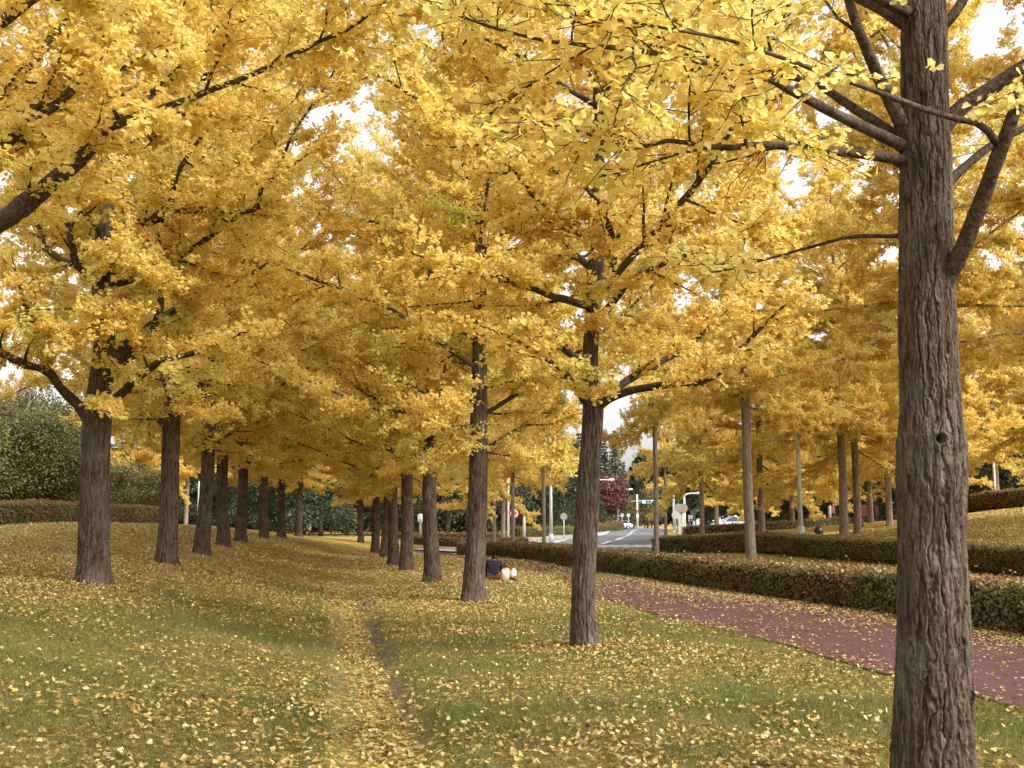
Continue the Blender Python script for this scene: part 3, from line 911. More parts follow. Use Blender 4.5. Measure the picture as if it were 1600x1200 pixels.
# --- first visible tree of the left row
Y = 15.5
b = gpt(146, Y)
L1 = Tree(33, 0.062, True)
P, R = trace([(145, 914, Y, 52), (146, 880, Y, 47), (147, 800, Y, 45), (150, 700, Y, 43), (152, 655, Y, 44), (157, 600, Y, 37), (163, 530, Y, 32), (158, 440, Y, 28), (165, 330, Y, 26), (168, 200, Y, 20), (170, 0, Y, 14), (172, -250, Y, 5)], b)
P[0][2] = -.06
L1.bole(P, R, 170, 600, 0.017, 18, 0.26)
for pts, kw in [
    ([(145, 665, Y, 24), (125, 635, Y - .1, 17), (100, 612, Y - .3, 15), (75, 580, Y - .6, 15), (40, 568, Y - 1, 13), (0, 548, Y - 1.3, 11), (-60, 520, Y - 1.8, 7), (-120, 490, Y - 2.2, 3)], dict(up=.06, sec=.17, sec_len=1.1, start=.35)),
    ([(76, 580, Y - .6, 11), (60, 545, Y - .6, 9), (50, 500, Y - .7, 8), (35, 455, Y - .8, 6), (20, 400, Y - .9, 2)], dict(up=.1, sec=.3, sec_len=.7)),
    ([(165, 640, Y, 18), (200, 605, Y - .4, 14), (235, 575, Y - .8, 13), (262, 560, Y - 1.1, 11), (330, 540, Y - 1.6, 8), (400, 505, Y - 2.1, 3)], dict(up=.1, sec=.26, sec_len=.9)),
    ([(166, 600, Y, 18), (200, 560, Y - .2, 14), (235, 525, Y - .4, 13), (250, 480, Y - .5, 11), (255, 420, Y - .6, 9), (248, 370, Y - .8, 4)], dict(up=.1, sec=.28, sec_len=.9)),
    ([(166, 570, Y, 20), (205, 535, Y + .3, 17), (250, 500, Y + .7, 15), (300, 470, Y + 1.2, 12), (380, 430, Y + 1.9, 7), (440, 400, Y + 2.4, 3)], dict(up=.1, sec=.28, sec_len=1.0)),
    ([(158, 440, Y, 16), (122, 415, Y - .4, 13), (110, 370, Y - .7, 11), (100, 330, Y - .9, 7), (80, 280, Y - 1.2, 3)], dict(up=.1, sec=.28, sec_len=.9)),
    ([(155, 425, Y, 15), (120, 415, Y + .2, 12), (80, 395, Y + .5, 10), (65, 360, Y + .8, 6), (30, 310, Y + 1.1, 3)], dict(up=.1, sec=.28, sec_len=.9)),
    ([(166, 400, Y, 16), (230, 350, Y - .5, 13), (265, 320, Y - .8, 12), (280, 270, Y - 1.0, 9), (330, 200, Y - 1.4, 4)], dict(up=.1, sec=.26, sec_len=1.0)),
    ([(166, 380, Y, 15), (280, 330, Y - .8, 12), (390, 330, Y - 1.5, 9), (410, 290, Y - 1.8, 7), (480, 240, Y - 2.2, 3)], dict(up=.1, sec=.26, sec_len=1.0)),
    ([(160, 545, Y, 12), (152, 522, Y - .6, 8), (128, 512, Y - 1.2, 6), (85, 522, Y - 2.0, 2)], dict(up=.02, sec=.16, sec_len=.6, start=.2, leaf_from=.2)),
    ([(160, 655, Y, 9), (152, 636, Y - .5, 6), (160, 634, Y - 1.0, 4), (176, 642, Y - 1.4, 2)], dict(up=-.05, sec=.16, sec_len=.35, start=.3, leaf_from=.3, tw_len=.25)),
    ([(162, 430, Y, 12), (175, 408, Y - .6, 8), (200, 412, Y - 1.3, 6), (240, 425, Y - 2.0, 2)], dict(up=.02, sec=.16, sec_len=.7, start=.2, leaf_from=.2)),
    ([(162, 490, Y, 12), (178, 470, Y - .6, 8), (190, 478, Y - 1.3, 6), (180, 500, Y - 2.0, 2)], dict(up=.0, sec=.16, sec_len=.6, start=.2, leaf_from=.2)),
]:
    P, R = trace(pts, b)
    L1.limb(P, R, k=8, **kw)
L1.auto_limbs(4.2, 9.0, 9, 1.7, 1.5, -10, 25, sec=.2, sec_len=.8, r=.02)
L1.auto_limbs(4.4, 11.5, 20, 5.4, 1.5, 20, 62, prof=1.5)
root = thing("ginkgo_tree", "leftmost ginkgo trunk in view, on the mound in front of the olive shrub", "tree", b, 0, G_ROW)
tree_objects(L1, root, k_leaf=5.8)

# --- left row tree whose trunk stands just outside the photograph
Y = 8.6
b = np.array([-5.3, Y, zt(-5.3, Y)])
L0 = Tree(44, 0.054, True, 1.0, near_cut=3.6)
P = np.array([[0, 0, -.06], [0, 0, .5], [.02, 0, 1.5], [.0, 0, 2.6], [.05, 0, 4], [.05, .05, 6], [.1, .1, 8], [.1, .1, 10.4]]); R = np.array([.26, .22, .21, .2, .16, .12, .08, .03])
L0.bole(P, R, 90, 300, 0.012, 15, 0.15)
tr0 = at(-225, 480, Y)
for pts, kw in [
    ([(-215, 520, Y, 44), (-120, 440, Y - .1, 36), (-40, 375, Y - .2, 33), (20, 335, Y - .3, 32), (75, 290, Y - .4, 30), (130, 245, Y - .5, 25), (165, 205, Y - .6, 20), (230, 185, Y - .7, 13), (330, 150, Y - .8, 10), (430, 110, Y - .9, 8), (540, 60, Y - 1.1, 6), (620, 0, Y - 1.3, 3)], dict(up=.05, sec=.22, sec_len=1.0, start=.3)),
    ([(165, 205, Y - .6, 16), (215, 165, Y - .4, 12), (275, 115, Y - .2, 11), (330, 70, Y, 9), (400, 15, Y + .2, 6), (470, -50, Y + .4, 3)], dict(up=.08, sec=.22, sec_len=.9)),
    ([(-215, 420, Y, 36), (-100, 310, Y, 28), (0, 235, Y, 22), (40, 195, Y, 18), (110, 145, Y, 14), (150, 85, Y, 11), (185, 20, Y, 9), (220, -60, Y, 4)], dict(up=.08, sec=.22, sec_len=1.0, start=.3)),
    ([(-215, 380, Y, 30), (-80, 240, Y + .4, 24), (20, 120, Y + .8, 17), (90, 30, Y + 1.1, 12), (150, -60, Y + 1.4, 4)], dict(up=.08, sec=.24, sec_len=1.0, start=.3)),
    ([(-215, 300, Y, 28), (-90, 130, Y - .4, 20), (30, 20, Y - .8, 14), (160, -60, Y - 1.2, 9), (300, -120, Y - 1.5, 4)], dict(up=.08, sec=.24, sec_len=1.0, start=.3)),
    ([(-215, 470, Y, 30), (-120, 400, Y + .7, 22), (-20, 340, Y + 1.5, 15), (80, 300, Y + 2.2, 9), (160, 270, Y + 2.7, 4)], dict(up=.08, sec=.26, sec_len=1.0, start=.3)),
]:
    P, R = trace(pts, b)
    L0.limb(P, R, k=8, **kw)
L0.auto_limbs(3.4, 9.8, 20, 4.6, 1.5, 20, 62, prof=1.5, skip=lambda az, z: math.sin(az) < -.3 and math.cos(az) > 0 and z < 5)
root = thing("ginkgo_tree", "ginkgo with its trunk outside the frame, its dark limbs entering at the top left", "tree", b, 0, G_ROW)
tree_objects(L0, root, k_leaf=7, base=b)


# --- kinds that are copied
def make_ginkgo(seed, bole_h, H, r0, Lmax, N, bark, leaf=0.066, k_leaf=4.8, el0=12, el1=62, lean=0.045, limb_parts=False):
    T = Tree(seed, leaf, False)
    rng = T.rng
    hs_ = np.array([-.06, .4, bole_h * .5, bole_h, bole_h + (H - bole_h) * .35, bole_h + (H - bole_h) * .7, H])
    rs = r0 * np.array([1.12, 1.02, .92, .86, .55, .3, .08])
    wob = np.cumsum(rng.normal(0, lean * .5, (7, 2)), 0); wob[:2] = 0
    T.bole(np.concatenate([wob, hs_[:, None]], 1), rs, 100, 300, 0.017, 16, 0.28)
    T.auto_limbs(bole_h * .96, H * .95, N, Lmax, 2.0, el0, el1, prof=2.1, join=T.trunk if not limb_parts else None, sec=.24, sec_len=1.35, r=.048)
    T.auto_limbs(bole_h * .98, H * .66, 27, 1.8, 1.6, -14, 22, join=T.trunk, sec=.20, sec_len=.95, r=.022)
    print("LEAFPTS", sum(map(len, T.lp)) * k_leaf)
    root = thing("ginkgo_tree", "", "tree", (0, 0, 0), 0, G_ROW)
    tree_objects(T, root, bark, k_leaf=k_leaf)
    return root


low = [make_ginkgo(101, 3.05, 13.5, .205, 5.8, 28, 'bark'), make_ginkgo(102, 2.9, 14, .20, 6.0, 28, 'bark'), make_ginkgo(103, 3.2, 13, .20, 5.7, 28, 'bark')]
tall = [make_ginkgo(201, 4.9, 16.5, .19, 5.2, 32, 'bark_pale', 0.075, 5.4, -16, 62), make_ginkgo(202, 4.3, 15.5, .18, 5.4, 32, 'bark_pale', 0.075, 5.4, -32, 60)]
used = set()
rngp = np.random.default_rng(7)


def plant(proto, p, scale, label, group, rz=None):
    rz = rngp.uniform(0, 6.28) if rz is None else rz
    if proto.name in used:
        return dup(proto, p, rz, scale, label, group)
    used.add(proto.name)
    proto.location = tuple(float(c) for c in p); proto.rotation_euler = (0, 0, rz)
    proto.scale = (scale, scale, scale) if np.isscalar(scale) else scale
    return tag(proto, label, None, group)


ORD = ["first", "second", "third", "fourth", "fifth", "sixth", "seventh", "eighth", "ninth", "tenth"]
for i, (px, Y, k, sc) in enumerate([(263, 22, 0, 1.0), (317, 28, 1, 1.0), (350, 34, 2, 1.0), (377, 40, 0, 1.02), (413, 47, 1, 1.0), (440, 53, 2, 1.02), (467, 60, 0, .98)]):
    plant(low[k], gpt(px, Y), sc, ORD[i + 1] + " ginkgo trunk of the left row, counted from the camera", G_ROW)
for i, (px, Y, k, sc) in enumerate([(741, 20.3, 1, 1.02), (676, 26.9, 2, 1.0), (636, 33.4, 0, 1.0), (616, 39, 1, 1.0), (602, 46, 2, 1.0), (587, 52, 0, 1.0), (564, 66, 1, .95)]):
    plant(low[k], gpt(px, Y), sc, ORD[i + 2] + " ginkgo trunk of the right row, counted from the camera" + (", beside the seated people" if i == 0 else ""), G_ROW)
plant(low[2], gpt(-130, 33), (1.0, 1.0, 1.25), "ginkgo outside the left edge of the frame, only its boughs in view", G_FAR)
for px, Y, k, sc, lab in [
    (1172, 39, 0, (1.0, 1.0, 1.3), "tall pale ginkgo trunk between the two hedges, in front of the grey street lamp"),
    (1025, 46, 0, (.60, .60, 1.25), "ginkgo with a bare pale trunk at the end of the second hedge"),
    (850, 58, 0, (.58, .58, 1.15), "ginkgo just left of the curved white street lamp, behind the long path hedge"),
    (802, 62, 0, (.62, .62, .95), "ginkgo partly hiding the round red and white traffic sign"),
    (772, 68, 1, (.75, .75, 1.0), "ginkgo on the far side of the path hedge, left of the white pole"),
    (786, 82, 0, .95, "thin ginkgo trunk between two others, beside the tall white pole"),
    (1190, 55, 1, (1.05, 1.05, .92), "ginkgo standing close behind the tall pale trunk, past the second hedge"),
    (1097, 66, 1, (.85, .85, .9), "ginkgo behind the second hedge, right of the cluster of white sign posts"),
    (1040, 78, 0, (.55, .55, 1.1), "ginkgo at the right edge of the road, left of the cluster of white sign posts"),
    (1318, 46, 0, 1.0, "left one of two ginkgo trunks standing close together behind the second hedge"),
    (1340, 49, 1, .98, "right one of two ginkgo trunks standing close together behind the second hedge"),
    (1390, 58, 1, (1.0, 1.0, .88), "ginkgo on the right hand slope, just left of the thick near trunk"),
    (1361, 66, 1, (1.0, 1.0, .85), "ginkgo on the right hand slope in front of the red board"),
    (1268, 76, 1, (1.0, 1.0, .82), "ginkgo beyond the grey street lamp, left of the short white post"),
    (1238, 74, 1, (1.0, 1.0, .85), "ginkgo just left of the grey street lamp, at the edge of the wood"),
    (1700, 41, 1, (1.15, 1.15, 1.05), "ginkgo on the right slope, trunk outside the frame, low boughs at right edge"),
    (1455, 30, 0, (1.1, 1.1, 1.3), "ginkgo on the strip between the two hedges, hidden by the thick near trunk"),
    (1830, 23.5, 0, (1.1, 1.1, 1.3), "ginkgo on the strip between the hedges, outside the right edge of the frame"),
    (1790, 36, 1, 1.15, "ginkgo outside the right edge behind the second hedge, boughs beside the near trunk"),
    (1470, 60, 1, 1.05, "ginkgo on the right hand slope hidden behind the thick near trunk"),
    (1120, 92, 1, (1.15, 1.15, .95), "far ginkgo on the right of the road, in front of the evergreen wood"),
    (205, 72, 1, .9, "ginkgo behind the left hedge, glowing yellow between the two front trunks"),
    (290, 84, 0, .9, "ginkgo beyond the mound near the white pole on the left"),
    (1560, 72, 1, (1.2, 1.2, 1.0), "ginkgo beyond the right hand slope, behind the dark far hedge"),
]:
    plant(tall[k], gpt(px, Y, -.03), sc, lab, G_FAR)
# ------------------------------------------------------------------ hedges
def hedge(line, w, h, leaf, dens, label, seed, name="hedge", green=0.5, ymax=None, cat="hedge", group=None):
    """clipped hedge along a ground polyline (its centre line)"""
    rng = np.random.default_rng(seed)
    L = np.array(line, float)
    tot = np.sum(np.linalg.norm(np.diff(L, axis=0), axis=1))
    nb = max(12, int(tot / 0.4))
    C = smooth_path(L, nb)
    T = unit(np.gradient(C, axis=0)); Nn = np.stack([-T[:, 1], T[:, 0]], 1)
    s = np.linspace(0, tot, nb)
    base = np.array([C[0][0], C[0][1], 0.0]); base[2] = zt(*C[nb // 2]); base[:2] = C[nb // 2]
    prof = np.array([[-.5, 0], [-.5, .5], [-.48, .9], [-.38, 1.0], [0, 1.02], [.38, 1.0], [.48, .9], [.5, .5], [.5, 0]])
    kx = len(prof)

    def surf(si, pj):
        """si in 0..nb-1, pj in 0..kx-1 (floats) -> points, normals"""
        i0 = np.clip(si.astype(int), 0, nb - 2); f = (si - i0)[:, None]
        c = C[i0] * (1 - f) + C[i0 + 1] * f; nn = unit(Nn[i0] * (1 - f) + Nn[i0 + 1] * f)
        j0 = np.clip(pj.astype(int), 0, kx - 2); g = (pj - j0)[:, None]
        q = prof[j0] * (1 - g) + prof[j0 + 1] * g
        ss = si / (nb - 1) * tot
        bump = 0.055 * fbm(ss * 1.1, pj * 0.8 + seed, 3, seed) + 0.03 * fbm(ss * 3.1, pj * 1.7, 2, seed + 5)
        wv = w + bump * 2
        hv = h * (1 + 0.05 * fbm(ss * 0.35, ss * 0, 2, seed + 9)) + bump
        d = prof[j0 + 1] - prof[j0]
        no = np.concatenate([nn * d[:, 1:2] * h * -1, -d[:, 0:1] * -w], 1)
        no[:, :2] *= 1
        z = Zs(c[:, 0], c[:, 1])
        P = np.concatenate([c + nn * (q[:, 0:1] * wv[:, None]), (z + q[:, 1] * hv)[:, None]], 1)
        return P, unit(no), ss, q[:, 1]

    mb = MB()
    si, pj = np.meshgrid(np.arange(nb, dtype=float), np.arange(kx, dtype=float), indexing='ij')
    P, _, _, _ = surf(si.ravel(), pj.ravel())
    cen = np.concatenate([np.repeat(C, kx, 0), (Zs(C[:, 0], C[:, 1]) + h * .5).repeat(kx)[:, None]], 1)
    P = cen + (P - cen) * 0.93
    k = (np.arange(nb - 1)[:, None] * kx + np.arange(kx - 1)[None]).ravel()
    mb.add(P - base, [np.stack([k, k + 1, k + kx + 1, k + kx], 1), np.arange(kx)[None], (np.arange(kx) + (nb - 1) * kx)[None, ::-1].copy()], 0)
    per = 2 * h + w
    m = int(tot * per * dens)
    cum = np.concatenate([[0], np.cumsum(np.hypot(np.diff(prof[:, 0]) * w, np.diff(prof[:, 1]) * h))])
    pj = np.interp(rng.random(m) * cum[-1], cum, np.arange(kx))
    si = rng.random(m) * (nb - 1.001)
    P, no, ss, hh = surf(si, pj)
    # close the two ends with leaves
    e = int(w * h * dens * 1.3)
    for idx, sg in ((0, -1), (nb - 1, 1)):
        a = rng.uniform(-.5, .5, e) * w; z = rng.uniform(0, 1, e) * h
        q = np.concatenate([C[idx] + Nn[idx] * a[:, None], (zt(*C[idx]) + z)[:, None]], 1)
        P = np.concatenate([P, q]); no = np.concatenate([no, np.tile([T[idx][0] * sg, T[idx][1] * sg, .1], (e, 1))])
        ss = np.concatenate([ss, np.full(e, s[idx])]); hh = np.concatenate([hh, z / h])
    m = len(P)
    D = unit(rng.normal(0, 1, (m, 3)) + np.array([0, 0, .5]))
    Nr = unit(no + rng.normal(0, .65, (m, 3)))
    tint = np.clip(green + 0.55 * fbm(ss * .55, hh * .8 + 3, 2, seed + 20) + 0.30 * fbm(ss * 2.2, hh * 2, 2, seed + 22) + rng.normal(0, .13, m) - .16 * (hh > .93), 0, 1)
    leaf_geo(mb, P + rng.normal(0, leaf * .45, (m, 3)) * np.where(rng.random((m, 1)) < .08, 2.6, 1.0) - base, D, Nr, leaf * rng.uniform(.6, 1.25, m), tint, mi=1)
    return tag(mb.obj(name, [M['core'], M['hedge']], None, False, tuple(base)), label, cat, group)


H1 = np.array(PATH_R[:]) + np.array([0.62, 0.12])
H1[0] += [0, 2]
hedge(H1[1:-1], 1.05, .63, .055, 800, "long clipped hedge along the far side of the red path", 3, green=.43)
h2 = [gpt(1033, 53)[:2], gpt(1200, 44.5)[:2] + [.3, .5], gpt(1400, 36.5)[:2] + [.3, .5], gpt(1600, 29)[:2] + [.3, .5], gpt(1800, 23.5)[:2], gpt(2150, 17)[:2]]
hedge(h2, 1.1, .72, .06, 600, "second clipped hedge beyond the strip of grass, ending at the road", 4, green=.60)
hedge([gpt(1072, 74)[:2], gpt(1160, 73)[:2], gpt(1260, 74)[:2], gpt(1318, 78)[:2]], 1.3, .50, .09, 260, "thin hedge behind the second hedge, below the white car on the right", 5, green=.42)
hedge([gpt(1068, 96)[:2], gpt(1160, 96)[:2], gpt(1240, 96)[:2], gpt(1330, 98)[:2]], 1.4, .55, .11, 180, "farthest thin hedge right of the road, hiding the wheels of the white car", 6, green=.30)
hedge([ghit(-160, 822, 20)[:2] * .96, gpt(-60, 43)[:2], gpt(30, 46)[:2], gpt(110, 52)[:2], gpt(190, 59)[:2], gpt(262, 67)[:2]], 1.1, .92, .07, 420, "reddish brown hedge on top of the left mound, in front of the olive shrubs", 7, green=.32)
hedge([gpt(1490, 60)[:2], gpt(1560, 56)[:2], gpt(1640, 52)[:2], gpt(1760, 48)[:2]], 1.2, .85, .08, 320, "dark hedge along the crest of the right hand slope", 8, green=.40)
hedge([gpt(640, 74)[:2], gpt(690, 72)[:2], gpt(745, 72)[:2], gpt(820, 73)[:2]], 1.6, .50, .08, 300, "low reddish hedge at the far end of the lawn, left of the road", 9, green=.22)
hedge([gpt(610, 92)[:2], gpt(700, 90)[:2], gpt(790, 90)[:2]], 1.2, .45, .1, 220, "thin far hedge in front of the dark cedars at the end of the lawn", 10, green=.18)
hedge([gpt(805, 100)[:2], gpt(850, 104)[:2], gpt(905, 112)[:2]], 1.2, .85, .1, 220, "green hedge behind the pavement, left of the road", 12, green=.62)
hedge([gpt(915, 122)[:2], gpt(945, 132)[:2], gpt(968, 142)[:2]], 1.2, 1.0, .12, 160, "hedge beside the far white car at the road's left edge", 13, green=.45)


# ------------------------------------------------------------------ conifers, shrubs, far wood
def make_cedar(seed, H, Rb, leaf=0.30, dens=1.0, spire=False, z0=2.9, mt='cedar'):
    rng = np.random.default_rng(seed)
    tr = MB(); cr = MB()
    zz = np.linspace(-.1, H, 14)
    rr = np.interp(zz, [0, H], [.28, .03])
    tr.add(*tube(np.stack([rng.normal(0, .03, 14).cumsum(), rng.normal(0, .03, 14).cumsum(), zz], 1), rr, 10))
    z = z0; az = 0
    PP, DD, NN, SS, TT = [], [], [], [], []
    while z < H * .985:
        f = (z - z0) / (H - z0)
        nb_ = 5 if not spire else 5
        for i in range(nb_):
            az += 2.4 + rng.normal(0, .3)
            L = Rb * ((1 - f) ** (.75 if not spire else 1.0)) * rng.uniform(.65, 1.12) + .15
            el = rng.normal(-.02 if not spire else -.15, .12) + .35 * f
            m = 7
            d = np.array([math.cos(az) * math.cos(el), math.sin(az) * math.cos(el), math.sin(el)])
            Q = [np.array([0, 0, z])]
            for k in range(m):
                d = unit((d + np.array([0, 0, -.055 - .03 * k]) + rng.normal(0, .06, 3))[None])[0]
                Q.append(Q[-1] + d * L / m)
            Q = np.array(Q)
            tr.add(*tube(Q, np.linspace(.05 * (1 - f) + .015, .006, m + 1), 4))
            c = int(max(16, 42 * L * dens))
            fr = rng.uniform(.10, 1, c) ** .8; ix = fr * m; i0 = np.minimum(ix.astype(int), m - 1)
            p = Q[i0] + (Q[i0 + 1] - Q[i0]) * (ix - i0)[:, None]
            h = np.array([-math.sin(az), math.cos(az), 0])
            lat = rng.normal(0, 1, c) * (.30 * L * (1 - fr * .55) * (.35 + fr))
            p = p + h * lat[:, None] + np.stack([rng.normal(0, .05, c), rng.normal(0, .05, c), -np.abs(lat) * .22 + rng.normal(0, .07, c)], 1)
            dd_ = unit(d * .6 + h * np.sign(lat)[:, None] * .6 + np.array([0, 0, -.55]) + rng.normal(0, .3, (c, 3)))
            PP.append(p); DD.append(dd_); NN.append(unit(np.array([0, 0, 1.0]) + rng.normal(0, .6, (c, 3))))
            SS.append(leaf * rng.uniform(.5, 1.3, c)); TT.append(np.clip(.4 + rng.normal(0, .18) + rng.normal(0, .12, c), 0, 1))
        z += (.62 if not spire else .55) * rng.uniform(.75, 1.2)
    leaf_geo(cr, np.concatenate(PP), np.concatenate(DD), np.concatenate(NN), np.concatenate(SS), np.concatenate(TT), wide=.55)
    root = thing("cedar_tree", "", "tree")
    tr.obj("trunk", M['bark_dark'], root, True)
    cr.obj("crown", M[mt], root)
    return root


def make_bush(seed, lobes, mt, leaf, dens, stems, name="shrub", cat="shrub", zlo=.4):
    """leafy crown of many clumps; lobes = (x, y, z, rx, ry, rz)"""
    rng = np.random.default_rng(seed)
    tr = MB(); cr = MB()
    for lx, ly, lz, rx, ry, rz_ in lobes:
        nclump = int(26 * (rx * ry * rz_) ** .66) + 10
        dirs = unit(rng.normal(0, 1, (nclump, 3)))
        cc = dirs * rng.uniform(.55, 1.0, (nclump, 1)) * [rx, ry, rz_] + [lx, ly, lz]
        cc = cc[cc[:, 2] > zlo]
        for c in cc:
            r = rng.uniform(.30, .62) * (rx * ry * rz_) ** .33 * .55
            k = int(dens * r * r * 60)
            dv = unit(rng.normal(0, 1, (k, 3)))
            p = c + dv * r * rng.uniform(.35, 1.05, (k, 1)) * [1.15, 1.15, .7]
            leaf_geo(cr, p, unit(dv + rng.normal(0, .7, (k, 3))), unit(dv * .5 + [0, 0, .8] + rng.normal(0, .6, (k, 3))), leaf * rng.uniform(.6, 1.3, k),
                     np.clip(.45 + rng.normal(0, .16) + rng.normal(0, .13, k), 0, 1))
        for _ in range(stems):
            c = cc[rng.integers(len(cc))]
            a = rng.normal(0, .25, 2)
            mid = np.array([a[0] * 2 + lx * .4, a[1] * 2 + ly * .4, c[2] * .45])
            q = smooth_path(np.array([[a[0] + lx * .2, a[1] + ly * .2, -.1], mid, c]), 9)
            tr.add(*tube(q, np.linspace(.085, .015, 9), 6))
    root = thing(name, "", cat)
    tr.obj("trunk", M['bark_dark'], root, True)
    cr.obj("crown", M[mt], root)
    return root


cedars = [make_cedar(1, 13.5, 5.6, dens=1.4), make_cedar(2, 15, 6.0, dens=1.4), make_cedar(3, 11.5, 5.2, dens=1.4)]
spires = [make_cedar(4, 22, 3.6, .42, .7, True, 2.5), make_cedar(5, 19, 3.2, .42, .7, True, 2.5)]
for o in spires:
    o.name = "fir_tree"
wooded = "dark cedars of the wood beyond the lawn"
rngc = np.random.default_rng(12)
ced = []
for px, Y in [(470, 112), (505, 104), (540, 116), (585, 122), (625, 110), (660, 118), (700, 108), (735, 124), (765, 112), (800, 116), (830, 124), (862, 118), (893, 130),
              (405, 108), (365, 118), (430, 126), (320, 112), (280, 124), (235, 116), (190, 120), (140, 112),
              (1130, 128), (1165, 118), (1205, 112), (1245, 108), (1290, 106), (1335, 102), (1380, 96), (1425, 100), (1480, 90), (1530, 84), (1585, 80), (1640, 84), (1500, 104), (1560, 108),
              (1180, 146), (1230, 138), (1310, 134), (1400, 128), (560, 146), (640, 144), (720, 146), (800, 146), (490, 144), (420, 148), (340, 146), (250, 146), (860, 150)]:
    k = int(rngc.integers(3))
    p = gpt(px + rngc.uniform(-6, 6), Y, -.1)
    left = px < 1000
    lab = "dark green cedar in the wood left of the road, behind the lawn" if left else "dark green cedar in the shady wood right of the road"
    plant(cedars[k], p, rngc.uniform(.8, 1.12), lab, wooded + (" on the left" if left else " on the right"))
for i, (px, Y, k, sc, lab) in enumerate([(962, 215, 0, .92, "tallest pointed fir on the skyline above the maroon tree"), (945, 205, 1, .95, "pointed fir on the skyline just left of the tallest one"),
                                      (925, 190, 0, .80, "fir partly hidden by the bent ginkgo trunk, above the maroon tree"), (975, 235, 1, .80, "small pointed fir right of the tallest one on the skyline"),
                                      (1000, 290, 0, .85, "far bluish fir at the end of the road"), (1012, 300, 1, .95, "far fir at the end of the road, behind the traffic signal"), (905, 180, 1, .9, "fir behind the bent ginkgo trunk, left of the maroon tree")]):
    plant(spires[k], gpt(px, Y, -.2), sc, lab, "pointed firs behind the maroon tree")
mp_ = make_bush(61, [(0, 0, 4.6, 3.2, 3.0, 2.6), (1.2, 0, 6.4, 2.2, 2.2, 1.6), (-1.6, .5, 5.6, 2, 2, 1.6)], 'maroon', .28, 1.1, 5, "maple_tree", "tree", 1.4)
mp_.location = tuple(gpt(945, 152)); tag(mp_, "round maroon red tree left of the road, behind the far street lamps")
ob = make_bush(62, [(0, 0, 3.0, 3.2, 2.6, 2.4), (-2.6, .5, 3.2, 2.6, 2.4, 2.5), (2.0, .3, 2.4, 2.0, 2, 1.8), (-.4, 0, 4.7, 2.2, 2, 1.7)], 'olive', .105, 5.0, 4)
ob.location = tuple(gpt(38, 54)); tag(ob, "big rounded olive green shrub at the left edge, behind the brown hedge")
ob2 = make_bush(63, [(0, 0, 2.1, 2.3, 2.0, 1.8), (1.4, 0, 1.7, 1.6, 1.6, 1.3), (-1.3, .3, 2.4, 1.7, 1.6, 1.5)], 'olive', .105, 5.0, 4)
ob2.location = tuple(gpt(203, 66)); tag(ob2, "smaller olive green shrub between the two front ginkgo trunks on the left")
ob4 = dup(ob, gpt(70, 76), 1.1, (1.3, 1.3, 1.62), "tall olive green tree rising behind the big shrub at the left")
ob3 = dup(ob2, gpt(-70, 50), 2.0, 1.35, "olive green shrub at the left end of the brown hedge, beside the big one")
for px, Y, sc, lab in [(95, 84, .85, "blue green cedar rising behind the big olive shrub on the left"), (20, 90, .9, "cedar at the far left behind the olive shrubs"), (165, 92, .7, "cedar behind the first left ginkgo trunk")]:
    plant(cedars[1], gpt(px, Y, -.1), (1.0, 1.0, sc * .72), lab, "cedars behind the olive shrubs")
gb = make_bush(64, [(0, 0, 1.2, 1.9, 1.4, 1.2), (1.6, 0, 1.0, 1.4, 1.2, 1.0)], 'olive', .2, 1.2, 2)
gb.location = tuple(gpt(938, 143)); tag(gb, "low green bush under the maroon tree by the road")
yb = make_bush(65, [(0, 0, 2.6, 1.5, 1.5, 2.2), (.3, 0, 5, 1.3, 1.3, 1.6)], 'olive', .26, 1.0, 2, "shrub", "shrub")
yb.location = tuple(gpt(988, 200)); tag(yb, "tall yellowish bush right of the far white car")
yb2 = dup(yb, gpt(1012, 205), 1.0, 1.25, "tall bush under the green traffic signal at the end of the road")

# far wood: reads as one mass behind the cedars
rngw = np.random.default_rng(5)
fw = MB()
for px0, px1, Y, hh in [(60, 880, 165, 11), (1085, 1640, 150, 12), (985, 1100, 330, 20)]:
    kx = int((px1 - px0) / 5.5)
    for i in range(kx):
        p = gpt(px0 + (px1 - px0) * (i + rngw.random()) / kx, Y + rngw.uniform(-8, 10))
        h = hh * rngw.uniform(.7, 1.15)
        fw.add(*tube(np.array([[p[0], p[1], p[2] - .3], [p[0] + .2, p[1], p[2] + h * .8]]), [.28, .08], 6), 1)
        c = 420
        zf = rngw.random(c) ** .8
        rad = h * .30 * (1.05 - zf) ** .6 * np.sqrt(rngw.random(c)); az = rngw.random(c) * 6.28
        q = p + np.stack([rad * np.cos(az), rad * np.sin(az), 2.0 + zf * (h - 2.0)], 1)
        leaf_geo(fw, q, unit(rngw.normal(0, 1, (c, 3)) - [0, 0, .5]), unit(rngw.normal(0, 1, (c, 3)) + [0, -.4, .6]), rngw.uniform(.6, 1.3, c) * (Y / 165), np.clip(.35 + rngw.normal(0, .2) + rngw.normal(0, .1, c), 0, 1))
tag(fw.obj("woods", [M['cedar'], M['bark_dark']]), None, None, None, "stuff")

# ------------------------------------------------------------------ fallen leaves and grass
rngl = np.random.default_rng(99)


def scatter(n_, y0, y1, u0=-.68, u1=.68, pw=1.0):
    y = (rngl.random(n_) * (y1 ** (pw + 1) - y0 ** (pw + 1)) + y0 ** (pw + 1)) ** (1 / (pw + 1))
    x = rngl.uniform(u0, u1, n_) * (y + 1.2)
    return x, y


PL, PR = np.array(PATH_L), np.array(PATH_R)


def on_path(x, y):
    xl = np.interp(y, PL[:, 1], PL[:, 0]); xr = np.interp(y, PR[:, 1], PR[:, 0])
    return (x > xl) & (x < xr), x - xl, xr - x


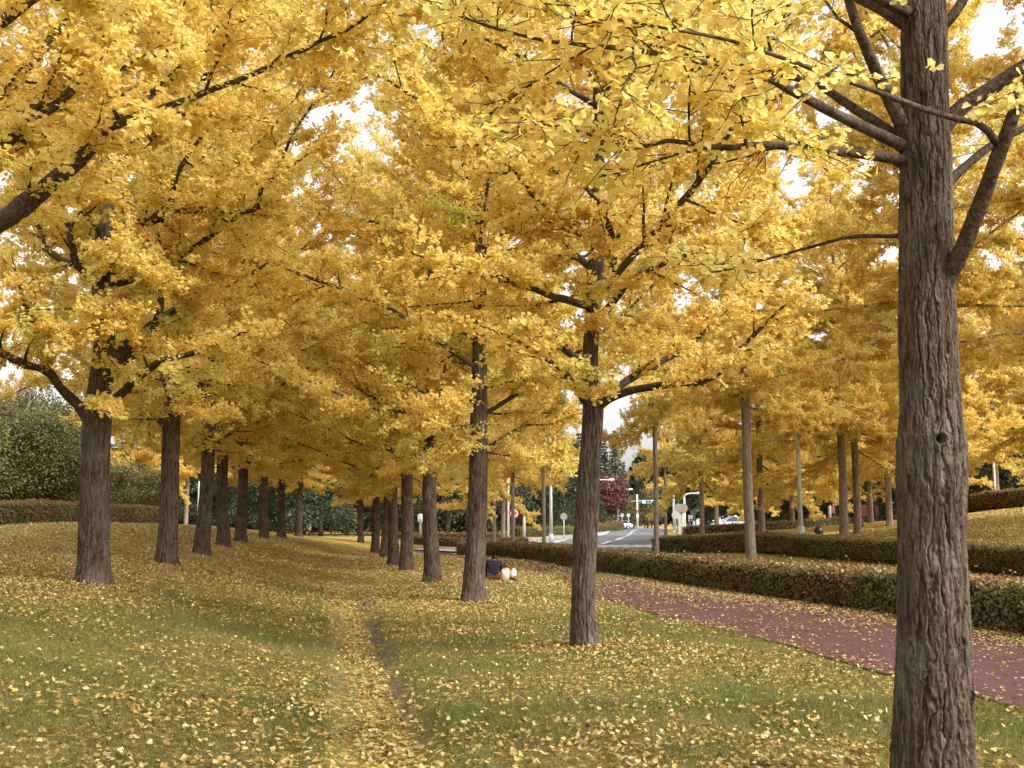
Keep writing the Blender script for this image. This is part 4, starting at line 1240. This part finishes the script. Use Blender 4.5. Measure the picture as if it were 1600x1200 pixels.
fl = MB()
for y0, y1, nn_, sz in [(4.2, 9, 52000, .043), (9, 16, 125000, .040), (16, 30, 240000, .046), (30, 52, 120000, .075)]:
    x, y = scatter(nn_, y0, y1)
    inp, a, b2 = on_path(x, y)
    lit = litter_at(x, y)
    cl = fbm(x * 2.2, y * 2.2, 2, 123)
    pr = np.clip(lit * (1 + cl * .9), 0, 1)
    pathp = 0.05 + 1.8 * np.exp(-np.maximum(b2 - .05, 0) / np.interp(y, [8, 14, 20, 26, 32, 45], [.34, .42, .75, 1.0, 1.2, 1.8])) + .25 * np.exp(-np.maximum(a, 0) / .2) + sstep(y, 24, 40) * .30
    pr = np.where(inp, np.clip(pathp * (1 + .6 * cl), 0, 1), pr)
    dq, _ = seg_dist(x, y, ditch)
    pr = pr * (1 - .85 * np.exp(-((dq - .28) / .11) ** 2) * sstep(y, 26, 16))
    keep = rngl.random(nn_) < pr
    x, y, inp = x[keep], y[keep], inp[keep]
    m = len(x)
    z = Z(x, y) + np.where(inp, .030, .020) + rngl.random(m) * np.where(inp, .006, .022)
    N = unit(np.array([0, 0, 1.0]) + rngl.normal(0, 1, (m, 3)) * np.where(inp, .22, .42)[:, None])
    D = unit(np.stack([rngl.normal(0, 1, m), rngl.normal(0, 1, m), rngl.normal(0, .1, m)], 1))
    tint = np.clip(.50 + rngl.normal(0, .27, m) + .18 * sstep(y, 13, 30), 0, 1)
    if y0 < 9:
        leaf_geo(fl, np.stack([x, y, z], 1), D, N, sz * rngl.uniform(.6, 1.15, m), tint, FAN, FAN_F)
    else:
        leaf_geo(fl, np.stack([x, y, z], 1), D, N, sz * rngl.uniform(.6, 1.15, m), tint)
# leaves lying on the tops of the two near hedges and on the strip between them
for line, w, hz, nn_ in ((H1[1:-1], 1.0, .65, 4500), (np.array(h2), 1.0, .74, 2500)):
    c = smooth_path(line, 500); t = rngl.random(nn_) ** 1.0 * 499; i = t.astype(int)
    q = c[i] + rngl.uniform(-.48, .48, (nn_, 2)) * w
    fl_z = Zs(q[:, 0], q[:, 1]) + hz + rngl.uniform(-.01, .04, nn_)
    leaf_geo(fl, np.stack([q[:, 0], q[:, 1], fl_z], 1), rngl.normal(0, 1, (nn_, 3)), unit(np.array([0, 0, 1.]) + rngl.normal(0, .4, (nn_, 3))), .075 * rngl.uniform(.6, 1.2, nn_), np.clip(.45 + rngl.normal(0, .2, nn_), 0, 1))
for px, Y, nn_ in ((146, 15.5, 900), (263, 22, 900), (915, 12.9, 700), (741, 20.3, 900), (676, 26.9, 900), (317, 28, 700), (636, 33.4, 700), (1458, 6, 300)):
    c = gpt(px, Y); az = rngl.random(nn_) * 6.28; rr_ = .20 + np.abs(rngl.normal(0, .38, nn_))
    x, y = c[0] + rr_ * np.cos(az), c[1] + rr_ * np.sin(az)
    leaf_geo(fl, np.stack([x, y, Z(x, y) + .012 + .05 * np.exp(-rr_ / .22) * rngl.random(nn_)], 1), rngl.normal(0, 1, (nn_, 3)) * [1, 1, .2], unit(np.array([0, 0, 1.]) + rngl.normal(0, .5, (nn_, 3))), .05 * rngl.uniform(.6, 1.2, nn_), np.clip(.5 + rngl.normal(0, .25, nn_), 0, 1))
tag(fl.obj("fallen_leaves", M['litter']), None, None, None, "stuff")

gr = MB()
for y0, y1, nn_, hg in [(4.0, 9, 230000, .055), (9, 17, 260000, .062), (17, 26, 130000, .07)]:
    x, y = scatter(nn_, y0, y1)
    inp, a, b2 = on_path(x, y)
    d, sg_ = seg_dist(x, y, ditch)
    keep = ~inp & ~((d < .40) & (y < 26) & (rngl.random(nn_) < .8)) & (rngl.random(nn_) < 1.15 - litter_at(x, y) * .9)
    x, y = x[keep], y[keep]; m = len(x)
    z = Z(x, y) - .004
    B = np.stack([x, y, z], 1)
    az = rngl.random(m) * 6.28
    sd = np.stack([np.cos(az), np.sin(az), 0 * az], 1) * (np.interp(y, [4, 26], [.0022, .005]))[:, None]
    tip = B + np.stack([rngl.normal(0, .5, m), rngl.normal(0, .5, m), rngl.uniform(.5, 1.2, m)], 1) * hg * .8
    V = np.stack([B - sd, B + sd, tip], 1).reshape(-1, 3)
    gtint = np.clip(.52 + .45 * fbm(x * .5, y * .5, 3, 31) + rngl.normal(0, .16, m), 0, 1)
    gr.add(V, np.arange(3 * m).reshape(-1, 3), 0, np.repeat(gtint, 3))
tag(gr.obj("grass", M['grass']), None, None, None, "stuff")


# ------------------------------------------------------------------ street furniture
def street_lamp(px, Y, top_py, arm_px, arm_py, label, r=.075, bend=None, mt='white', stub=None, group="street lamps along the road"):
    b = gpt(px, Y)
    top = at(px, top_py, Y) - b; end = at(arm_px, arm_py, Y) - b
    root = thing("street_lamp", label, "street lamp", b, 0, group)
    h = top[2]
    MB().add(*tube(np.array([[0, 0, -.05], [0, 0, h * .5], [0, 0, stub if stub else h * .93]]), [r * 1.25, r, r * .8], 12)).add(*tube(np.array([[0, 0, -.05], [0, 0, .7], [0, 0, .72]]), [r * 1.7, r * 1.7, r * 1.2], 12)).obj("pole", M[mt], root, True)
    hb = (bend if bend is not None else h * .90)
    ts = np.linspace(0, 1, 12)
    p0, p1, p2 = np.array([0, 0, hb]), np.array([end[0] * .06, 0, h * 1.0]), np.array([end[0] * .80, 0, end[2]])
    q = (1 - ts)[:, None] ** 2 * p0 + 2 * ((1 - ts) * ts)[:, None] * p1 + ts[:, None] ** 2 * p2
    MB().add(*tube(q, np.linspace(r * .75, r * .5, 12), 8)).obj("arm", M[mt], root, True)
    sx = np.sign(end[0]); L = abs(end[0]) * .38
    hs2 = np.linspace(0, 1, 7)
    hp_ = p2 + np.stack([sx * L * (hs2 - .15), 0 * hs2, .06 * hs2], 1)
    MB().add(*tube(hp_, np.array([.04, .065, .08, .085, .085, .075, .04]) * r / .075, 10)).obj("lamp_head", M[mt], root, True)
    MB().add(*tube(hp_[2:6] - [0, 0, .03 * r / .075], np.array([.04, .07, .07, .04]) * r / .075, 8)).obj("lamp_cover", M['lampglass'], root, True)
    return root


street_lamp(861, 74, 722, 899, 724, "white street lamp with a curved arm left of the bent ginkgo trunk", .10)
street_lamp(928, 128, 748, 956, 750, "white street lamp whose arm shows right of the bent ginkgo trunk", .13)
street_lamp(966, 158, 762, 986, 765, "white street lamp in front of the far white car", .15)
street_lamp(1070, 108, 770, 1091, 771, "white street lamp among the cluster of sign posts right of the road", .11)
street_lamp(1251, 46, 655, 1322, 658, "tall grey street lamp with a thin long arm behind the second hedge", .095, bend=5.25, mt='grey', stub=at(1246, 618, 46)[2] - zt(gpt(1251, 46)[0], 46))


def post(px, Y, top_py, r, label, name="post", cat="post", mt='white', group=None):
    b = gpt(px, Y); h = at(px, top_py, Y)[2] - b[2]
    root = thing(name, label, cat, b, 0, group)
    MB().add(*tube(np.array([[0, 0, -.1], [0, 0, h * .96], [0, 0, h]]), [r, r, r * .5], 12)).obj("shaft", M[mt], root, True)
    MB().add(*tube(np.array([[0, 0, -.05], [0, 0, .12], [0, 0, .16]]), [r * 1.7, r * 1.6, r * 1.05], 12)).obj("foot", M[mt], root, True)
    return root, h


post(819, 74, 807, .10, "short white post on the pavement right of the round traffic sign")
post(1297, 76, 790, .11, "short white post on the lawn between the grey lamp and two ginkgo trunks")
post(309, 74, 752, .075, "white pole on the left mound, behind the third left trunk")
post(1558, 64, 700, .065, "white pole behind the dark hedge at the right edge")
post(794, 79, 738, .09, "tall white pole behind the round traffic sign")
post(1053, 120, 772, .13, "thin white pole left of the cabinet cluster right of the road")
root, h = post(657, 88, 803, .10, "grey lamp post between two right row trunks, before the dark cedars", "lamp_post", "lamp post", "grey")
MB().add(*tube(np.array([[0, 0, h - .7], [0, 0, h - .6], [0, 0, h - .1], [0, 0, h + .02]]), [.1, .24, .26, .08], 12)).obj("lamp_head", M['lampglass'], root, True)


def round_sign(px, Y, py, rad, face, label, back=False, py_base=None, pole_mt='white'):
    b = gpt(px, Y); h = at(px, py, Y)[2] - b[2]
    root = thing("traffic_sign", label, "traffic sign", b)
    MB().add(*tube(np.array([[0, .06, -.1], [0, .06, h + rad * .8]]), .05, 10)).obj("pole", M[pole_mt], root, True)
    if face == 'ring':
        MB().add(*disc((0, 0, h), rad * .98, .02)).obj("sign_face", M['white'], root)
        MB().add(*disc((0, -.012, h), rad, .025, r_in=rad * .72)).obj("border", M['red'], root)
        MB().add(*disc((0, -.014, h), rad * .40, .02, r_in=rad * .18)).obj("emblem", M['red'], root)
    else:
        MB().add(*disc((0, 0, h), rad, .03)).obj("sign_face", M[face], root)
        MB().add(*box((0, .035, h), (rad * .3, .04, rad * 1.2))).obj("bracket", M['dgrey'], root)
    return root


round_sign(803.5, 70, 802, .36, 'ring', "round red and white traffic sign behind a ginkgo trunk left of the road", pole_mt='grey')
round_sign(881, 84, 807, .28, 'grey', "round grey sign on a white post right of the curved street lamp")
round_sign(1061, 104, 794, .46, 'tan', "left one of two big round sign backs seen over the second hedge")
round_sign(1068, 101, 794, .44, 'tan', "right one of two big round sign backs seen over the second hedge")
round_sign(1056, 98, 805, .36, 'white', "small round white sign below the round sign backs")
round_sign(972, 160, 805, .32, 'white', "round white sign beside the street lamp above the far white car")
round_sign(982, 172, 805, .28, 'white', "small round sign on a thin pole right of the far white car")
b = gpt(1064, 103)
root = thing("utility_cabinet", "pale grey cabinet among the sign posts right of the road", "cabinet", b)
MB().add(*box((0, 0, .95), (.62, .5, 1.9))).obj("cabinet_body", M['grey'], root)
MB().add(*box((0, 0, 1.93), (.72, .6, .06))).obj("lid", M['grey'], root)
MB().add(*box((-.15, -.26, 1.0), (.27, .02, 1.6))).obj("door", M['grey'], root)
MB().add(*box((.15, -.26, 1.0), (.27, .02, 1.6))).obj("door", M['grey'], root)
# traffic signal on a mast
b = gpt(996, 196)
root = thing("traffic_signal", "green traffic signal on a mast arm over the end of the road", "traffic signal", b)
h = at(996, 773, 196)[2] - b[2]; az_ = at(1008, 784, 196) - b
MB().add(*tube(np.array([[0, 0, -.1], [0, 0, h]]), [.18, .14], 10)).obj("pole", M['white'], root, True)
MB().add(*tube(np.array([[-1.4, 0, az_[2] + .1], [4.2, 0, az_[2] + .25]]), .07, 8)).obj("mast_arm", M['white'], root, True)
hz = az_[2]
MB().add(*box((1.75, -.25, hz), (1.7, .35, .62))).obj("signal_head", M['grey'], root)
for i, m_ in enumerate(['green', 'dgrey', 'dgrey']):
    MB().add(*disc((1.18 + .55 * i, -.45, hz), .24 if i else .27, .05)).obj("lens", M[m_], root)
MB().add(*disc((0, -.2, at(996, 799, 196)[2] - b[2]), .26, .04)).obj("round_plate", M['redwall'], root)
MB().add(*disc((0, -.2, at(994, 806, 196)[2] - b[2]), .28, .04)).obj("round_plate", M['white'], root)
# walls and pillars
for px0, px1, Y, top, mt, lab in [(1112, 1142, 130, 817, 'concrete', "low grey concrete wall left of the white car roof"), (1076, 1086, 135, 806, 'white', "left pale gate wall behind the sign posts right of the road"),
                                  (1088, 1095, 138, 810, 'white', "right pale gate wall behind the sign posts right of the road"), (905, 950, 136, 818, 'concrete', "low grey wall left of the far white car")]:
    a, c = gpt(px0, Y), gpt(px1, Y); h = at(px0, top, Y)[2] - a[2]
    mid = (a + c) / 2
    root = thing("low_wall", lab, "wall", mid)
    h = max(h, .6)
    MB().add(*box((0, 0, h / 2 - .1), (c[0] - a[0], .35, h + .2))).obj("wall", M[mt], root)
    MB().add(*box((0, 0, h + .035), (c[0] - a[0] + .1, .45, .07))).obj("coping", M[mt], root)
for px0, px1, Y, py0, py1, lab in [(1342, 1360, 92, 789, 806, "faded red board among the dark trees on the right slope"), (1368, 1374, 92, 791, 808, "narrow red board right of the larger red one in the wood"), (1298, 1306, 92, 789, 802, "dull red board left of the two close ginkgo trunks, in the wood")]:
    a, c = at(px0, py0, Y), at(px1, py1, Y); g0 = gpt((px0 + px1) / 2, Y)
    root = thing("red_board", lab, "board", g0)
    zc, hh = (a[2] + c[2]) / 2 - g0[2], abs(a[2] - c[2])
    MB().add(*box((0, 0, zc), (c[0] - a[0], .06, hh))).obj("panel", M['redwall'], root)
    for sx in (-1, 1):
        MB().add(*box((sx * (c[0] - a[0]) * .42, .06, (zc + hh / 2) / 2 - .1), (.07, .05, zc + hh / 2 + .2))).obj("leg", M['dgrey'], root)


# ------------------------------------------------------------------ cars
def make_car(label, p, rz, lamp=False):
    root = thing("parked_car", label, "car", p, rz)
    xs = np.array([-2.2, -2.12, -1.6, -1.0, 0, 1.0, 1.7, 2.1, 2.2])
    hw = np.array([.62, .76, .83, .85, .86, .85, .82, .74, .55])
    zt_ = np.array([.62, .86, .93, .95, .95, .93, .86, .74, .55]); zb = np.array([.38, .27, .22, .2, .2, .2, .22, .28, .38])
    ring = []
    for x, w, t, bb in zip(xs, hw, zt_, zb):
        ring.append([[x, -w * .93, bb], [x, -w, (t + bb) / 2], [x, -w * .95, t - .08], [x, -w * .8, t], [x, w * .8, t], [x, w * .95, t - .08], [x, w, (t + bb) / 2], [x, w * .93, bb]])
    V = np.array(ring); k = 8; nb_ = len(xs)
    i = (np.arange(nb_ - 1)[:, None] * k); j = np.arange(k)[None]; j2 = (j + 1) % k
    q = np.stack([i + j, i + k + j, i + k + j2, i + j2], -1).reshape(-1, 4)
    body = MB().add(V.reshape(-1, 3), [q, np.arange(k)[None], (np.arange(k) + (nb_ - 1) * k)[None, ::-1].copy()])
    xr = np.array([-1.72, -1.1, -.3, .35, 1.15]); zr = np.array([.93, 1.36, 1.44, 1.42, .93]); wr = np.array([.74, .62, .60, .60, .74])
    roof = []
    for x, zz_, w in zip(xr, zr, wr):
        roof.append([[x, -w, zz_], [x, w, zz_]])
    R_ = np.array(roof)
    rv = np.concatenate([R_[:, 0], R_[:, 1], R_[1:4, 0] - [0, 0, .05]], 0)
    top = MB()
    sh = R_[1:4]
    tv = np.concatenate([sh[:, 0], sh[:, 1], sh[:, 0] * [1, .96, 1] - [0, 0, .07], sh[:, 1] * [1, .96, 1] - [0, 0, .07]])
    top.add(tv, np.array([[0, 1, 4, 3], [1, 2, 5, 4], [6, 7, 1, 0], [7, 8, 2, 1], [3, 4, 10, 9], [4, 5, 11, 10], [0, 3, 9, 6], [2, 8, 11, 5]]))
    for (a_, b_) in (((-1.72, .74, .93), (-1.1, .62, 1.34)), ((1.15, .74, .93), (.35, .60, 1.40)), ((-.28, .80, .93), (-.3, .60, 1.42))):
        for s in (-1, 1):
            top.add(*tube(np.array([[a_[0], a_[1] * s, a_[2]], [b_[0], b_[1] * s, b_[2]]]), .035, 6))
    bo = body.obj("body", M['car'], root, True)
    top.obj("roof", M['car'], root)
    gl = MB()
    L_ = np.array([[-1.66, -.72, .94], [-1.08, -.60, 1.36], [.33, -.585, 1.38], [1.1, -.72, .94]])
    Rg = L_ * [1, -1, 1]
    gl.add(np.concatenate([L_, Rg]), np.array([[0, 3, 2, 1], [4, 5, 6, 7], [0, 1, 5, 4], [3, 7, 6, 2]]))
    gl.obj("window", M['glass'], root)
    for x in (-1.32, 1.32):
        for s in (-1, 1):
            w_ = MB().add(*disc((x, s * .78, .31), .31, .2, 20, (0, 1, 0))).obj("wheel", M['tyre'], root, True)
            MB().add(*disc((x, s * .885, .31), .18, .02, 16, (0, 1, 0))).obj("rim", M['grey'], w_)
    for s in (-1, 1):
        MB().add(*box((2.13, s * .58, .62), (.12, .26, .13))).obj("headlight", M['lampglass'], root)
        MB().add(*box((-2.15, s * .6, .72), (.08, .24, .13))).obj("tail_light", M['red'], root)
        MB().add(*box((.95, s * .92, .98), (.1, .16, .11))).obj("mirror", M['car'], root)
    if lamp:
        MB().add(*box((-.2, 0, 1.49), (.2, .36, .14))).obj("roof_lamp", M['lampglass'], root)
    return root


make_car("white sedan on the far road, its front hidden by a hedge", gpt(966, 168, .02), math.pi + .25)
make_car("white car with a small roof lamp, half hidden behind the thin hedges on the right", gpt(1146, 104, .05), math.pi, True)
make_car("white car whose roof shows above the grey wall on the right", gpt(1135, 140, .35), math.pi)

# black bag on the lawn behind the second hedge
b = gpt(1279, 56)
root = thing("rubbish_bag", "round black bag lying on the yellow lawn right of the grey street lamp", "bag", b)
root.scale = (.58, .58, .58)
rngb = np.random.default_rng(3)
th_, ph_ = np.meshgrid(np.linspace(0, 2 * np.pi, 29)[:-1], np.linspace(-np.pi / 2, np.pi / 2, 16))
rr_ = .44 * (1 + .06 * fbm(th_ * 1.6, ph_ * 2.5, 3, 8))
bv = np.stack([rr_ * np.cos(ph_) * np.cos(th_), rr_ * .85 * np.cos(ph_) * np.sin(th_), .34 + .85 * rr_ * np.sin(ph_)], -1).reshape(-1, 3)
bi = (np.arange(15)[:, None] * 28); bj = np.arange(28)[None]
MB().add(bv, np.stack([bi + bj, bi + (bj + 1) % 28, bi + 28 + (bj + 1) % 28, bi + 28 + bj], -1).reshape(-1, 4)).obj("sack", M['bag'], root, True)
MB().add(*tube(np.array([[-.18, 0, .62], [-.22, 0, .72], [-.27, 0, .80]]), [.07, .045, .08], 8)).obj("tied_neck", M['bag'], root, True)


# ------------------------------------------------------------------ people
def body_mesh(joints, edges, mats, edge_mat):
    """one continuous skinned body; faces take the material of the nearest bone"""
    names = list(joints)
    me_ = bpy.data.meshes.new("body")
    me_.from_pydata([joints[k][0] for k in names], [(names.index(a), names.index(c)) for a, c in edges], [])
    o = bpy.data.objects.new("tmp_body", me_)
    COL.objects.link(o)
    sk = o.modifiers.new("skin", 'SKIN'); sk.use_smooth_shade = True
    ss = o.modifiers.new("sub", 'SUBSURF'); ss.levels = 2; ss.render_levels = 2
    for i, k in enumerate(names):
        v = me_.skin_vertices[0].data[i]
        r = joints[k][1]
        v.radius = (r, r) if np.isscalar(r) else r
        v.use_root = (k == 'pelvis')
    dg = bpy.context.evaluated_depsgraph_get()
    out = bpy.data.meshes.new_from_object(o.evaluated_get(dg))
    bpy.data.objects.remove(o)
    A_ = np.array([joints[a][0] for a, c in edges]); B_ = np.array([joints[c][0] for a, c in edges])
    out.materials.clear()
    for m in mats:
        out.materials.append(m)
    for p in out.polygons:
        c = np.array(p.center)
        t = np.clip(np.sum((c - A_) * (B_ - A_), 1) / (np.sum((B_ - A_) ** 2, 1) + 1e-9), 0, 1)
        d = np.linalg.norm(c - A_ - (B_ - A_) * t[:, None], axis=1)
        p.material_index = edge_mat[edges[int(np.argmin(d))]]
        p.use_smooth = True
    return out


def seated(label, p, rz, sc, J, mats, emat, hair_mt, hair, hands):
    root = thing("person", label, "person", p, rz)
    root.scale = (sc, sc, sc)
    E = [('pelvis', 'waist'), ('waist', 'chest'), ('chest', 'neck'), ('neck', 'skull'), ('skull', 'crown'),
         ('pelvis', 'hip_l'), ('hip_l', 'knee_l'), ('knee_l', 'ankle_l'), ('ankle_l', 'toe_l'), ('pelvis', 'hip_r'), ('hip_r', 'knee_r'), ('knee_r', 'ankle_r'), ('ankle_r', 'toe_r'),
         ('chest', 'sh_l'), ('sh_l', 'elb_l'), ('elb_l', 'wr_l'), ('wr_l', 'palm_l'), ('chest', 'sh_r'), ('sh_r', 'elb_r'), ('elb_r', 'wr_r'), ('wr_r', 'palm_r')]
    em = {}
    for e in E:
        em[e] = emat.get(e[1], emat.get(e[1].split('_')[0], 0))
    link("body", body_mesh(J, E, [M[m] for m in mats], em), root)
    fg = MB()
    for side in ('l', 'r'):
        pm = np.array(J['palm_' + side][0]); wr = np.array(J['wr_' + side][0]); d = unit((pm - wr)[None])[0]
        sv = unit(np.cross(d, [0, 0, 1.0])[None])[0]
        for i, L in enumerate((.075, .085, .08, .062)):
            o0 = pm + sv * (i - 1.5) * .019
            fg.add(*tube(np.array([o0, o0 + d * L * .5 + [0, 0, -.006], o0 + d * L * .85 + [0, 0, -.025]]), [.009, .008, .006], 6))
        o0 = wr + d * .03
        s2 = sv * (-1 if side == 'l' else 1)
        fg.add(*tube(np.array([o0 + s2 * .03, o0 + s2 * .055 + d * .025, o0 + s2 * .06 + d * .055]), [.010, .009, .007], 6))
    fg.obj("fingers", M['skin'], root, True)
    # hair cap with strands
    c, r = np.array(hair[0]), hair[1]
    rg = np.random.default_rng(4)
    th_, ph_ = np.meshgrid(np.linspace(0, 2 * np.pi, 25)[:-1], np.linspace(-.75, np.pi / 2, 10))
    rr_ = r * (1 + .04 * fbm(th_ * 3, ph_ * 2, 2, 6))
    front = np.where((np.sin(th_) > .5) & (ph_ < .45), .80, 1.0)
    hv = np.stack([rr_ * front * np.cos(ph_) * np.cos(th_) * .93, rr_ * front * np.cos(ph_) * np.sin(th_), rr_ * 1.08 * np.sin(ph_)], -1).reshape(-1, 3) + c
    hi = (np.arange(9)[:, None] * 24); hj = np.arange(24)[None]
    MB().add(hv, np.stack([hi + hj, hi + (hj + 1) % 24, hi + 24 + (hj + 1) % 24, hi + 24 + hj], -1).reshape(-1, 4)).obj("hair", M[hair_mt], root, True)
    f = MB()
    fc = c + np.array([0, r * .93, -.02])
    f.add(*tube(np.array([fc + [0, -.01, .03], fc + [0, .022, -.015], fc + [0, .0, -.025]]), [.008, .013, .01], 6), 0)
    for s in (-1, 1):
        f.add(*tube(np.array([c + [s * r * .93, -.0, -.045], c + [s * r * 1.02, -.01, -.02], c + [s * r * .95, 0, .01]]), [.010, .016, .010], 6), 0)
        f.add(*disc(fc + [s * .032, -.006, .03], .012, .008, 10, (0, 1, 0)), 1)
    f.add(*box(fc + [0, -.012, -.065], (.045, .01, .01)), 2)
    f.obj("face", [M['skin'], M['hair_d'], M['red']], root, True)
    return root


adultJ = {'pelvis': ((0, 0, .15), (.21, .17)), 'waist': ((.0, .05, .34), (.20, .16)), 'chest': ((.04, .17, .54), (.24, .17)), 'neck': ((.07, .28, .62), .075), 'skull': ((.08, .37, .66), .10), 'crown': ((.08, .42, .70), .085),
          'hip_l': ((-.15, .06, .13), .13), 'knee_l': ((-.30, .40, .20), .085), 'ankle_l': ((-.02, .55, .07), .055), 'toe_l': ((.12, .60, .05), .045),
          'hip_r': ((.15, .06, .13), .13), 'knee_r': ((.32, .38, .20), .085), 'ankle_r': ((.04, .62, .08), .055), 'toe_r': ((-.10, .66, .05), .045),
          'sh_l': ((-.19, .12, .60), .085), 'elb_l': ((-.27, .24, .34), .062), 'wr_l': ((-.12, .44, .30), .042), 'palm_l': ((-.05, .50, .29), .036),
          'sh_r': ((.24, .12, .60), .085), 'elb_r': ((.31, .24, .34), .062), 'wr_r': ((.18, .44, .30), .042), 'palm_r': ((.12, .50, .29), .036)}
p = ghit(771, 908)
seated("adult in a black jacket and brown trousers sitting on the leaves, seen from behind", p, .12, .76, adultJ, ['jacket', 'trouser', 'skin', 'navy'],
       {'hip': 1, 'knee': 1, 'ankle': 1, 'toe': 3, 'pelvis': 1, 'neck': 2, 'skull': 2, 'crown': 2, 'palm': 2, 'waist': 0, 'chest': 0, 'sh': 0, 'elb': 0, 'wr': 0}, 'hair_d', ((.08, .37, .70), .122), None)
childJ = {'pelvis': ((0, 0, .13), (.15, .13)), 'waist': ((.0, .02, .26), (.15, .12)), 'chest': ((-.01, .04, .42), (.15, .11)), 'neck': ((-.01, .06, .54), .05), 'skull': ((-.01, .07, .62), .095), 'crown': ((-.01, .08, .69), .08),
          'hip_l': ((-.09, .05, .10), .09), 'knee_l': ((.02, .32, .15), .06), 'ankle_l': ((.20, .40, .06), .042), 'toe_l': ((.29, .42, .05), .036),
          'hip_r': ((.09, .04, .10), .09), 'knee_r': ((.27, .20, .13), .06), 'ankle_r': ((.44, .26, .06), .042), 'toe_r': ((.52, .27, .06), .038),
          'sh_l': ((-.13, .05, .44), .06), 'elb_l': ((-.17, .14, .26), .045), 'wr_l': ((.0, .27, .24), .032), 'palm_l': ((.05, .30, .24), .028),
          'sh_r': ((.12, .05, .44), .06), 'elb_r': ((.18, .13, .26), .045), 'wr_r': ((.24, .22, .26), .032), 'palm_r': ((.27, .25, .27), .028)}
p2_ = ghit(790, 909)
seated("child with reddish hair and a cream top sitting on the leaves beside the adult", p2_, .05, .62, childJ, ['cream', 'navy', 'skin', 'brown'],
       {'hip': 0, 'knee': 1, 'ankle': 1, 'toe': 3, 'pelvis': 0, 'neck': 2, 'skull': 2, 'crown': 2, 'palm': 2, 'waist': 0, 'chest': 0, 'sh': 0, 'elb': 0, 'wr': 0}, 'hair_r', ((-.01, .065, .65), .112), None)
p3_ = gpt(1348, 60)
seated("person in dull brown clothes crouching on the right hand slope among the ginkgo trunks", p3_, 1.2, .85, childJ, ['brown', 'brown', 'skin', 'navy'],
       {'hip': 1, 'knee': 1, 'ankle': 1, 'toe': 3, 'pelvis': 0, 'neck': 2, 'skull': 2, 'crown': 2, 'palm': 2, 'waist': 0, 'chest': 0, 'sh': 0, 'elb': 0, 'wr': 0}, 'hair_d', ((-.01, .065, .65), .112), None)
pb = p2_ + np.array([.20, .10, .15])
root = thing("paper_bag", "small white paper bag held by the child with reddish hair", "bag", pb, .4)
MB().add(*box((0, 0, .065), (.13, .06, .13))).obj("pouch", M['paper'], root)
MB().add(*tube(np.array([[-.05, 0, .125], [0, 0, .17], [.05, 0, .125]]), .012, 6)).obj("folded_top", M['paper'], root, True)
